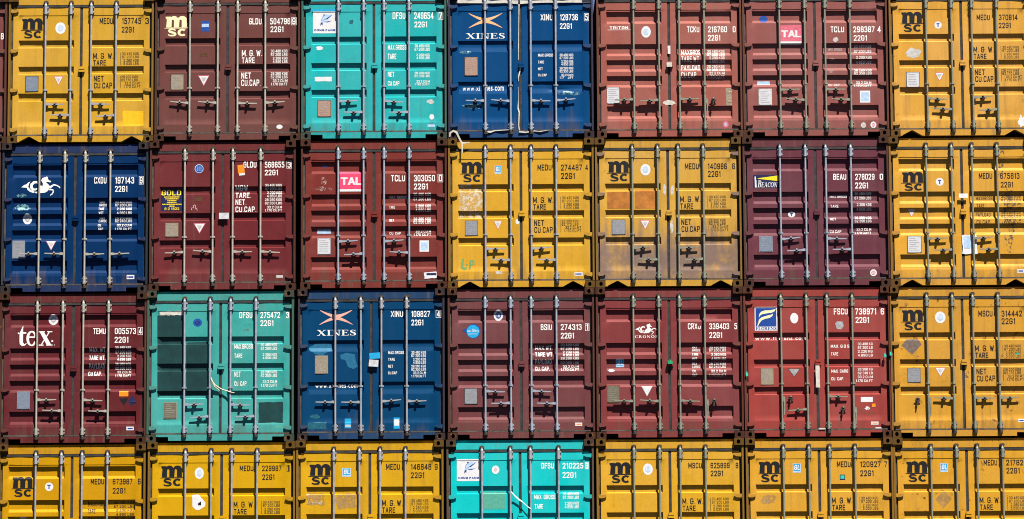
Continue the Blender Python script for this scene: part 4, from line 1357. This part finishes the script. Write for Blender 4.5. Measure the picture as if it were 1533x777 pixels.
# ============================ third row
b = make_container(Box(2, 0), 'maroon container 005573 with large white serif letters and an orange square', 5, (0.105, 0.014, 0.018), 31, handles=HANDLES_PAIR(159, 176), galv=1, fade=.25)
dd = Decal(b.skin)
PT = lambda x0, x1, y0, y1: (b.px(x0 / 7.77, 440 + y1 / 7.77) + b.px(x1 / 7.77, 440 + y0 / 7.77))
for ch, q in (('t', (205, 312, 375, 607)), ('e', (305, 428, 430, 607)), ('x', (450, 612, 432, 605))):
    a = PT(*q); fit_serif(dd, ch, a[0], a[2], a[1], a[3])
disc(dd, *b.px(78.1, 440 + 548 / 7.77), .018, .015); disc(dd, *b.px(81.6, 440 + 594 / 7.77), .007, .007)
finish(b, dd, 'logo', [mat('white_ink')], -1)
seal(b, 263, 160, 24, 26, 'white_vinyl', 'grey_vinyl', .5); number(b, ('TEMU', 465, 528, 202, 232), ('005573', 568, 673), ('4', 687, 702), (567, 635, 245, 275), True)
letters(b, [('MAX. WT.', 442, 525, 299, 321), ('TARE WT.', 440, 521, 337, 360), ('PAYLOAD', 440, 517, 379, 402), ('CU CAP.', 436, 503, 417, 439)])
table(b, 570, 648, [(292, 305), (313, 327), (333, 345), (350, 364), (373, 386), (393, 407), (413, 425), (431, 445)], KG)
plate(b, 86, 145, 518, 602, 'plate_blue', 'plate_steel'); sticker(b, 590, 635, 513, 540, 'orange_vinyl'); shape(b, [(590, 550), (612, 587), (636, 550)], 'black_ink', 'warning_triangle'); shape(b, [(634, 565), (655, 536), (674, 568), (650, 588)], 'navy_vinyl', 'sticker'); small_label(b, 625, 662, 690, 708)

b = make_container(Box(2, 1), 'weathered pale green container 275472 with dark teal painted-over panels', 3, (0.04, 0.31, 0.285), 32, handles=HANDLES_PAIR(169, 187.5), galv=0, fade=.3, dirt=.6, rust=.45, frame=(0.06, 0.13, 0.095))
shape(b, [(68, 140), (120, 136), (196, 138), (197, 534), (68, 534)], 'dark_teal_patch', 'painted_patch'); shape(b, [(210, 272), (319, 270), (320, 534), (210, 534)], 'dark_teal_patch', 'painted_patch')
sticker(b, 80, 195, 118, 140, 'foam', ragged=.008, seed=9); sticker(b, 568, 690, 568, 670, 'dark_teal_patch', name='painted_patch', ragged=.006, seed=4)
seal(b, 267, 175, 22, 20, 'blue_vinyl', 'navy_vinyl', .5); blob(b, 486, 526, 170, 222, 'smear', 'smear', 15)
number(b, ('DFSU', 478, 543, 122, 153), ('275472', 578, 675), ('3', 705, 720), (578, 642, 163, 192))
letters(b, [('MAX.GROSS', 449, 540, 282, 305), ('TARE', 449, 488, 328, 350), ('NET', 449, 480, 418, 443), ('CU. CAP.', 449, 513, 465, 488)])
table(b, 580, 660, [(278, 292), (295, 310), (327, 340), (343, 356), (413, 427), (430, 445), (460, 474), (478, 493)], KG)
plate(b, 100, 162, 572, 650, 'plate_olive', 'plate_tan'); sticker(b, 650, 683, 684, 697, 'pale_teal_patch')
GREEN_OLD = b

b = make_container(Box(2, 2), 'deep blue container 109827 with pale blue repaint patches and notes between its doors', 2, (0.0002, 0.042, 0.120), 33, handles=HANDLES_ROW(168), galv=2, fade=.02, dirt=.05)
xines(b, (143, 307, 115, 182), (130, 324, 210, 240), 'salmon_ink')
number(b, ('XINU', 500, 562, 117, 147), ('109827', 598, 690), ('4', 724, 740), (598, 657, 160, 189), True)
letters(b, [('MAX.GROSS', 483, 561, 316, 331), ('TARE', 483, 516, 350, 364), ('NET', 483, 507, 384, 398), ('CU.CAP', 483, 527, 417, 431), ('www.xi', 122, 208, 478, 498, 'b'), ('nes.com', 238, 331, 478, 498, 'b')])
table(b, 598, 670, [(316, 329), (332, 346), (350, 363), (366, 379), (384, 397), (400, 413), (417, 430), (433, 446)], KG)
plate(b, 123, 183, 340, 427, 'plate_tan', 'plate_steel'); sticker(b, 391, 443, 325, 355, 'sky_vinyl', lift=.05, tilt=.06); sticker(b, 388, 435, 360, 394, 'pale_paper', lift=.05, tilt=-.06)
sticker(b, 268, 300, 650, 698, 'sky_vinyl', fn=lambda d, a, c, e, f: d.put(*rect(a + .01, e + .02, c - .01, e + .06), 1, .001), mats=['dirty_vinyl']); sticker(b, 510, 540, 645, 700, 'sky_vinyl', fn=lambda d, a, c, e, f: d.put(*rect(a + .01, e + .05, c - .01, f - .03), 1, .001), mats=['white_vinyl'])
blob(b, 88, 212, 272, 336, 'bright_blue_patch', seed=2); shape(b, [(245, 335), (275, 325), (318, 332), (322, 360), (332, 392), (312, 405), (285, 395), (272, 362), (250, 355)], 'bright_blue_patch', 'painted_patch'); blob(b, 95, 148, 628, 652, 'teal_patch', seed=5); sticker(b, 85, 175, 668, 704, 'teal_patch', name='painted_patch', ragged=.012, seed=6)

b = make_container(Box(2, 3), 'wine red container 274313 with a round sky blue sticker', 5, (0.140, 0.040, 0.044), 34, handles=HANDLES_PAIR(153.6, 171.5), galv=0, fade=.35)
def bsky(b):
    dec = Decal(b.skin, .0010); x, z = b.px(708.5, 495.8)
    disc(dec, x, z, .124, .124, 0); disc(dec, x - .004, z - .004, .112, .112, 1, .001)
    dec.put(*poly([(x - .19, z + .016), (x - .12, z + .05), (x - .115, z - .04)]), 0)
    fit_text(dec, 'ue Sky', x - .104, x + .100, z - .022, z + .040, 'n', 2, lift=.002); dec.put(*rect(x - .09, z - .052, x + .06, z - .044), 2, .002)
    finish(b, dec, 'logo', [mat('royal_vinyl'), mat('sky_vinyl'), mat('white_vinyl')], x)
bsky(b)
seal(b, 268, 138, 23, 27, 'white_vinyl', 'royal_vinyl', .6); number(b, ('BSIU', 482, 538, 182, 212), ('274313', 577, 680), ('1', 703, 713), (577, 642, 225, 254), True)
letters(b, [('MAX.WT.', 450, 538, 288, 310), ('TARE WT.', 450, 540, 320, 344), ('PAYLOAD', 450, 532, 357, 379), ('CU. CAP.', 450, 522, 392, 414)])
table(b, 577, 667, [(278, 291), (295, 309), (314, 326), (329, 342), (345, 358), (367, 380), (386, 398), (401, 413)], KG)
plate(b, 102, 162, 502, 577, 'plate_steel'); small_label(b, 648, 683, 670, 686, 'orange_vinyl')

b = make_container(Box(2, 4), 'maroon container 339403 with a small white sea horse emblem and a green lock', 5, (0.185, 0.036, 0.037), 35, handles=HANDLES_ROW(169)[:3] + [(3, 169, 0)], galv=3, fade=.35, dents=((.62, 2.05, .12, .05, -.012), (-.35, 2.06, .1, .03, .01)))
horse(b, lambda q: (940 + (215 + (q[0] - 185) * 635 / 905) / 19.43, 475 + (182 + (q[1] - 143) * 320 / 442) / 19.43))
dd = Decal(b.skin); a = b.px(950.6, 506); c = b.px(984.8, 501.9); fit_serif(dd, 'CRONOS', a[0], c[0], a[1], c[1], gap=.22); finish(b, dd, 'logo_lettering', [mat('white_ink')], -1)
number(b, ('CRXU', 483, 547, 178, 208), ('339403', 585, 683), ('5', 709, 722), (585, 648, 222, 251))
CR_L = [('MAX', 500, 525, 290, 303), ('GROSS', 500, 540, 306, 317), ('TARE', 500, 530, 327, 340), ('WGT', 500, 525, 347, 360), ('MAX', 500, 525, 371, 384), ('CARGO', 500, 540, 387, 399), ('CU.', 502, 522, 408, 421), ('CAP', 502, 525, 428, 441)]
letters(b, CR_L); table(b, 585, 668, [(q[3], q[4]) for q in CR_L], ('30.480 KGS', '67.200 LBS', '2.250 KGS', '4.960 LBS', '28.230 KGS', '62.240 LBS', '33.2 CU.M', '1.170 CU.FT'))
gl(b, 123, 163, 355, 395); blob(b, 85, 116, 404, 421, 'white_vinyl', 'sticker', 6); plate(b, 80, 140, 488, 570, 'plate_olive', 'stain'); triangle(b, 250, 303, 490, 540, edge='white_vinyl', core='white_vinyl')
CRONOS = b

b = make_container(Box(2, 5), 'bright red container 738971 with a blue square emblem and a grey shield patch', 3, (0.28, 0.042, 0.036), 36, handles=[(0, 165, 0), (1, 182.5, -1), (2, 164, 1), (3, 182.5, 2)], galv=3, fade=.3)
def florens(d, X0, X1, Z0, Z1):
    m = lambda x, y: (X0 + (x - 188) / 387 * (X1 - X0), Z1 - (y - 108) / 432 * (Z1 - Z0))
    a, c = m(205, 465), m(558, 130); d.put(*rect(a[0], a[1], c[0], c[1]), 1, .0008)
    d.put(*poly([m(*p) for p in ((258, 305), (268, 240), (300, 195), (360, 172), (450, 168), (520, 155), (552, 140), (535, 185), (480, 215), (400, 225), (320, 240), (285, 262))]), 2, .0016)
    d.put(*poly([m(*p) for p in ((225, 468), (250, 385), (262, 335), (310, 295), (400, 268), (470, 250), (505, 232), (492, 275), (440, 310), (370, 325), (310, 352), (275, 395), (240, 460))]), 2, .0016)
    a, c = m(205, 526), m(562, 474); fit_serif(d, 'FLORENS', a[0], c[0], a[1], c[1], 1, .0016, .05)
sticker(b, 83, 193, 97, 215, 'white_vinyl', name='logo', fn=florens, mats=['royal_vinyl', 'cream_ink'])
seal(b, 278, 153, 20, 26, 'white_vinyl', None); number(b, ('FSCU', 478, 547, 104, 135), ('738971', 580, 683), ('6', 706, 722), (582, 647, 147, 177))
shape(b, [(480, 180), (490, 168), (518, 170), (523, 190), (512, 208), (490, 207)], 'grey_vinyl', 'sticker')
letters(b, [('www.florens.com', 85, 338, 243, 261, 'b'), ('MAX. G O S', 459, 550, 284, 300), ('TARE', 460, 495, 322, 338), ('MAX. CARG', 462, 545, 407, 423), ('CU. CAP.', 462, 524, 445, 461)])
table(b, 583, 666, [(274, 287), (292, 305), (311, 324), (330, 343), (399, 412), (418, 431), (437, 450), (456, 469)], ('30.480 KG', '67.200 LB', '2.220 KG', '4.890 LB', '28.260 KG', '62.310 LB', '33.2 CU.M', '1.170 CU.FT'))
plate(b, 115, 174, 402, 482, 'plate_tan', 'plate_olive'); triangle(b, 247, 308, 402, 446, 'grey_vinyl', 'stain', 'grey_vinyl'); sticker(b, 384, 402, 388, 497, 'foam', lift=.05, ragged=.004)
sticker(b, 608, 667, 543, 568, 'white_vinyl'); sticker(b, 663, 680, 576, 592, 'orange_vinyl', lift=.002); blob(b, 595, 690, 578, 645, 'smear', 'smear', 3); blob(b, 624, 658, 588, 609, 'white_vinyl', 'sticker', 9, j=.5); small_label(b, 658, 695, 665, 680, 'orange_vinyl'); sticker(b, 680, 713, 693, 703, 'white_vinyl'); sticker(b, 398, 432, 697, 704, 'foam', lift=.03)
FLORENS = b

b = make_container(Box(2, 6), 'rusty yellow container 314442 with a grey diamond ghost and two loose handles', 3, (0.53, 0.262, 0.028), 37, fade=.2, dirt=.6, rust=.62, arched=False, galv=3, handles=[(0, 167, 2), (1, 167, -1), (2, 166, 1), (3, 167, 1)])
msc_std(b); number(b, ('MSCU', 483, 553, 115, 145), ('314442', 594, 694), None, (594, 660, 153, 183), ink='black_ink')
seal(b, 290, 149, 26, 29); shape(b, [(98, 288), (122, 258), (180, 255), (197, 283), (150, 334)], 'brown_grey_vinyl', 'sticker'); blob(b, 104, 186, 336, 346, 'smear', 'smear', 5); plate(b, 130, 190, 402, 470, 'plate_steel', 'plate_olive'); triangle(b, 264, 318, 397, 443); small_label(b, 675, 706, 652, 667); blob(b, 658, 686, 323, 334, 'mint_plastic', 'sticker', 2)
blob(b, 412, 432, 400, 465, 'smear', 'smear', 2)

# ============================ bottom row of the picture
b = make_container(Box(3, 0), 'deep yellow container 673987 with five grooves and a round badge, below the maroon one', 5, C_DEEP, 41, fade=.02, dirt=.25, arched=True, galv=2, handles=HANDLES_PAIR(153.4, 170))
msc(b, 97, 303, 403, 582); number(b, ('MEDU', 805, 925, 420, 472), ('673987', 993, 1167), ('6', 1215, 1240), (993, 1105, 503, 553), ink='black_ink')
seal(b, 432, 493, 37, 37, 'white_vinyl', None, mark='T'); letters(b, [('MAXGROSS', 773, 935, 622, 665), ('TARE', 770, 840, 688, 728), ('PAYLOAD', 775, 905, 762, 800), ('CU.CAP.', 775, 900, 830, 868)], 'black_ink')
table(b, 1000, 1182, [(620, 642), (655, 677), (688, 712), (725, 748), (762, 785), (798, 820), (835, 858)], KG[:7], 'black_ink'); triangle(b, 165, 235, 755, 815)

b = make_container(Box(3, 1), 'bright yellow container 229987 with a torn white paper on its left door', 3, (0.54, 0.295, 0.003), 42, fade=.02, dirt=.2, **YEL)
msc_std(b); number(b, ('MEDU', 853, 975, 305, 355), ('229987', 1043, 1215), ('1', 1266, 1282), (1045, 1152, 383, 433), True, ink='black_ink')
seal(b, 490, 373, 40, 50); shape(b, [(428, 565), (482, 560), (545, 632), (540, 665), (488, 698), (462, 697), (430, 668)], 'white_vinyl', 'sticker'); shape(b, [(478, 640), (505, 622), (508, 655), (480, 655)], 'black_ink', 'sticker_mark', .002)

b = make_container(Box(3, 2), 'bright yellow container 146848 with a square blue sticker and a scraped pale patch', 3, (0.55, 0.30, 0.007), 43, fade=.06, **YEL)
msc_std(b); number(b, ('MEDU', 848, 972, 290, 343), ('146848', 1060, 1240), ('9', 1270, 1296), (1060, 1177, 365, 417), ink='black_ink')
gl(b, 455, 530, 328, 404); sticker(b, 145, 295, 545, 652, 'ghost', name='smear', ragged=.02); sticker(b, 400, 575, 552, 690, 'ghost', name='smear', ragged=.03, seed=6); sticker(b, 150, 295, 622, 645, 'torn_vinyl', name='scuff_mark', ragged=.01)

b = make_container(Box(3, 3), 'vivid turquoise container 210225 with a white dolphin card, between yellow ones', 3, (0.003, 0.46, 0.47), 44, rods=ROD_WIDE, galv=2, fade=.15, dirt=.25, frame=(0.11, 0.075, 0.05))
dolphin_card(b, 112, 318, 248, 443); seal(b, 453, 343, 33, 37, 'white_vinyl', 'faded_pink_vinyl', .35); number(b, ('DFSU', 863, 972, 282, 333), ('210225', 1043, 1225), ('8', 1246, 1267), (1043, 1162, 362, 415), True)
letters(b, [('MAX. GROSS', 793, 978, 562, 603), ('TARE', 797, 870, 645, 686), ('NET', 797, 860, 830, 870), ('CU. CAP.', 797, 920, 910, 950)])
table(b, 1046, 1186, [(543, 569), (574, 600), (625, 651), (656, 683), (790, 815), (820, 845), (870, 895), (900, 925)], KG); sticker(b, 345, 540, 535, 692, 'pale_teal_patch', name='painted_patch')
TURQ = b

b = make_container(Box(3, 4), 'plain yellow container 625899 with a white oval badge, below the sea horse one', 3, (0.57, 0.305, 0.018), 45, fade=.2, dirt=.5, rust=.4, arched=True, galv=3)
msc_std(b); number(b, ('MSCU', 863, 983, 280, 330), ('625899', 1053, 1220), ('8', 1274, 1296), (1053, 1162, 350, 400), ink='black_ink'); seal(b, 500, 338, 43, 50)

b = make_container(Box(3, 5), 'yellow container 120927 with a square blue sticker and a small green tag', 3, (0.57, 0.288, 0.022), 46, fade=.15, arched=True, galv=3)
msc_std(b); number(b, ('MEDU', 877, 1000, 268, 320), ('120927', 1077, 1257), ('7', 1290, 1312), (1077, 1193, 347, 400), ink='black_ink'); gl(b, 483, 552, 288, 368)
sticker(b, 897, 942, 385, 433, 'navy_vinyl', fn=lambda d, a, c, e, f: d.put(*rect(a + .012, e + .02, c - .012, f - .015), 1, .001), mats=['mint_plastic']); blob(b, 195, 340, 555, 650, 'ghost', 'smear', 4)

b = make_container(Box(3, 6), 'rust freckled yellow container with a brown diamond ghost, in the bottom right corner', 3, (0.56, 0.278, 0.018), 47, fade=.15, dirt=.5, rust=.62, arched=True, galv=3)
msc_std(b); number(b, ('MEDU', 905, 1025, 253, 305), ('21782', 1098, 1246), None, (1100, 1215, 325, 376), ink='black_ink'); gl(b, 518, 583, 285, 362)
shape(b, [(475, 602), (547, 520), (617, 600), (545, 682)], 'tan_patch', 'painted_patch')

# ============================ neighbours cut by the left edge, and the course that carries the stack
P0 = (-98.2, -108.6, -112.0, -115.0)
RED = (0.17, 0.05, 0.048)
for r in range(4):
    bx = Box(r, -1, unproject(P0[r], (92, 318, 543, 716)[r], DY).x)
    b = make_container(bx, ('red brown container sliver at the left edge with a white 8', 'brown container beyond the left edge beside the winged horse one', 'brown container beyond the left edge beside the maroon one', 'brown container beyond the left edge beside the deep yellow one')[r], 5, RED, 60 + r)
    if r == 0:
        COLX = None
        dd = Decal(b.skin); a = b.px(1.2, 59); c = b.px(5.6, 49.5); fit_text(dd, '8', a[0], c[0], a[1], c[1]); finish(b, dd, 'number_lettering', [mat('white_ink')], 1)
for i in range(8):
    px = P0[3] if i == 0 else CX[3][i - 1]
    bx = Box(4, max(i - 1, 0), unproject(px, 716, DY).x)
    make_container(bx, 'ground course container carrying the stack below the picture', 3, (RED, C_YEL, (0.01, .05, .13))[i % 3], 80 + i)

# ============================ loose things
def tag(o, label, cat, group=None):
    o['label'] = label; o['category'] = cat
    if group: o['group'] = group


def at(b, px, py, y):
    p = unproject(px, py, y); return (p.x, y, p.z)


mb = MB()                                       # rope between the rods of the weathered green container
P = lambda x, y, d: at(GREEN_OLD, 215 + x / 3.306, 430 + y / 3.306, d)
mb.tube([P(334, 448, -.012), P(338, 466, -.014), P(352, 484, .0), P(372, 497, .012), P(392, 508, .01), P(415, 514, -.002), P(430, 520, -.012), P(450, 523, -.012)], [.011, .016, .013, .012, .012, .011, .014, .006])
mb.tube([P(338, 466, -.014), P(350, 492, -.002), P(368, 506, .014), P(378, 512, .02)], [.014, .012, .010, .006])
tag(link('rope', mb.mesh('rope', True), mat('rope_fibre')), 'frayed tan rope tied across the weathered pale green doors', 'rope')

mb = MB()                                       # white strap across the vivid turquoise doors
P = lambda x, y, d: at(TURQ, 665 + x / 5.886, 645 + y / 5.886, d)
pts = [P(590, 535, -.012), P(625, 575, .002), P(660, 605, .006), P(690, 625, .002), P(730, 662, -.006), P(765, 688, -.012)]
wd = [.02, .030, .034, .016, .014, .018]
vs_ = []
for p, w in zip(pts, wd): vs_ += [(p[0], p[1], p[2] + w / 2), (p[0], p[1] - .004, p[2] - w / 2), (p[0], p[1] + .004, p[2] - w / 2), (p[0], p[1] + .004, p[2] + w / 2)]
mb.add(vs_, [(4 * i + k, 4 * i + (k + 1) % 4, 4 * i + 4 + (k + 1) % 4, 4 * i + 4 + k) for i in range(5) for k in range(4)] + [(3, 2, 1, 0), (20, 21, 22, 23)])
tag(link('strap', mb.mesh('strap'), mat('white_vinyl')), 'white plastic strap twisted across the vivid turquoise doors', 'strap')

# torn foam seal of the blue container: parts of it
def ribbon(b, pts, ws, d, t, m, name, parent):
    mb = MB(); vs_ = []
    ws = [w * .5 for w in ws]
    q = [at(b, x, y, d) for x, y in pts]
    for i, p in enumerate(q):
        a, c = q[max(i - 1, 0)], q[min(i + 1, len(q) - 1)]
        dx, dz = c[0] - a[0], c[2] - a[2]; l = math.hypot(dx, dz)
        nx, nz = -dz / l * ws[i] / 2, dx / l * ws[i] / 2
        j = (.006 * ((i * 7) % 3 - 1))
        L_ = b.loc
        vs_ += [(p[0] + nx - L_.x, d + j, p[2] + nz - L_.z), (p[0] - nx - L_.x, d + j, p[2] - nz - L_.z), (p[0] - nx - L_.x, d + t, p[2] - nz - L_.z), (p[0] + nx - L_.x, d + t, p[2] + nz - L_.z)]
    n = len(q)
    mb.add(vs_, [(4 * i + k, 4 * i + (k + 1) % 4, 4 * i + 4 + (k + 1) % 4, 4 * i + 4 + k) for i in range(n - 1) for k in range(4)] + [(3, 2, 1, 0), (4 * n - 4, 4 * n - 3, 4 * n - 2, 4 * n - 1)])
    return link(name, mb.mesh(name), mat(m), parent)


b = XINES_TOP
q = lambda x, y: (665 + x / 3.614, y / 3.614)
ribbon(b, [q(405, 22), q(404, 90), q(403, 180), q(402, 260), q(402, 325)], [.04, .026, .022, .026, .02], .046, .012, 'foam', 'torn_seal', b.doors[1])
ribbon(b, [q(404, 338), q(414, 352), q(410, 385), q(402, 415), q(402, 440)], [.03, .055, .036, .04, .016], .040, .014, 'foam', 'torn_seal', b.doors[1])
ribbon(b, [q(400, 470), q(401, 540), q(400, 585), q(406, 610), q(403, 680), q(410, 718)], [.014, .02, .05, .045, .035, .05], .042, .012, 'foam', 'torn_seal', b.doors[1])
ribbon(b, [q(405, 712), q(440, 716), q(490, 708), q(520, 712), q(565, 703)], [.06, .05, .03, .024, .012], .020, .02, 'foam', 'torn_seal', b.doors[1])
ribbon(b, [q(225, 712), q(250, 714), q(275, 706), q(320, 704), q(352, 702)], [.05, .055, .036, .03, .02], .018, .02, 'foam', 'torn_seal', b.doors[0])
ribbon(b, [q(72, 8), q(140, 10), q(205, 7), q(260, 12), q(330, 8), q(400, 12)], [.12, .09, .13, .08, .11, .13], .034, .014, 'foam', 'torn_seal', b.doors[0])
ribbon(b, [q(410, 12), q(480, 10), q(560, 7), q(640, 10), q(700, 6), q(800, 8)], [.13, .08, .09, .06, .10, .10], .034, .014, 'foam', 'torn_seal', b.doors[1])

mb = MB()                                       # plastic strap hanging from the blue container's lower corner onto the yellow one
P = lambda x, y, d: at(None, 665 + x / 11.1, 195 + y / 11.1, d)
pts = [P(90, 110, -.012), P(100, 45, -.016), P(150, 10, -.018), P(205, 35, -.018), P(240, 110, -.018), P(275, 180, -.012), P(300, 212, -.010), P(360, 208, -.012), P(432, 200, -.008)]
wd = [.02, .036, .036, .036, .032, .03, .03, .024, .012]
vs_ = []
for i, (p, w) in enumerate(zip(pts, wd)):
    a, c = pts[max(i - 1, 0)], pts[min(i + 1, len(pts) - 1)]
    l = math.hypot(c[0] - a[0], c[2] - a[2]); nx, nz = -(c[2] - a[2]) / l * w / 2, (c[0] - a[0]) / l * w / 2
    for s, t in ((1, 0), (-1, 0), (-1, .006), (1, .006)): vs_.append((p[0] + s * nx, p[1] - .006 + t, p[2] + s * nz))
n = len(pts)
mb.add(vs_, [(4 * i + k, 4 * i + (k + 1) % 4, 4 * i + 4 + (k + 1) % 4, 4 * i + 4 + k) for i in range(n - 1) for k in range(4)] + [(3, 2, 1, 0), (4 * n - 4, 4 * n - 3, 4 * n - 2, 4 * n - 1)])
mb.box(pts[6][0] - .012, pts[6][0] + .012, -.02, -.008, pts[6][2] - .17, pts[6][2] - .01)
tag(link('strap', mb.mesh('strap'), mat('foam')), 'dirty white strap hanging from the blue container corner over the yellow one', 'strap')

# plastic seals
def seal_tag(px, py, w, h, m, label):
    w, h = w * .8, h * .8
    p = at(None, px, py, -.02)
    mb = MB()
    mb.prism([(p[0] - w / 2, p[2] - h / 2), (p[0] + w / 2, p[2] - h / 2), (p[0] + w / 2, p[2] + h * .3), (p[0] + w * .3, p[2] + h / 2), (p[0] - w / 2, p[2] + h / 2)], -.02, .012)
    mb.cyl((p[0], -.01, p[2] + h * .4), (p[0], .02, p[2] + h * .9), .006, n=6)
    tag(link('seal_tag', mb.mesh('seal_tag'), mat(m)), label, 'seal')


seal_tag(885 + 391 / 3.306, 430 + 371 / 3.306, .105, .07, 'green_plastic', 'green plastic seal on the lock of the small sea horse container')
seal_tag(1105 + 44 / 3.306, 430 + 432 / 3.306, .05, .07, 'mint_plastic', 'mint green tag on the left hinge side of the bright red container')
seal_tag(1105 + 728 / 3.306, 430 + 339 / 3.306, .05, .06, 'mint_plastic', 'mint green tag on the right hinge side of the bright red container')
seal_tag(1333.4, 430 + 331 / 3.306, .04, .06, 'mint_plastic', 'mint green tag on the left hinge side of the rusty yellow container')
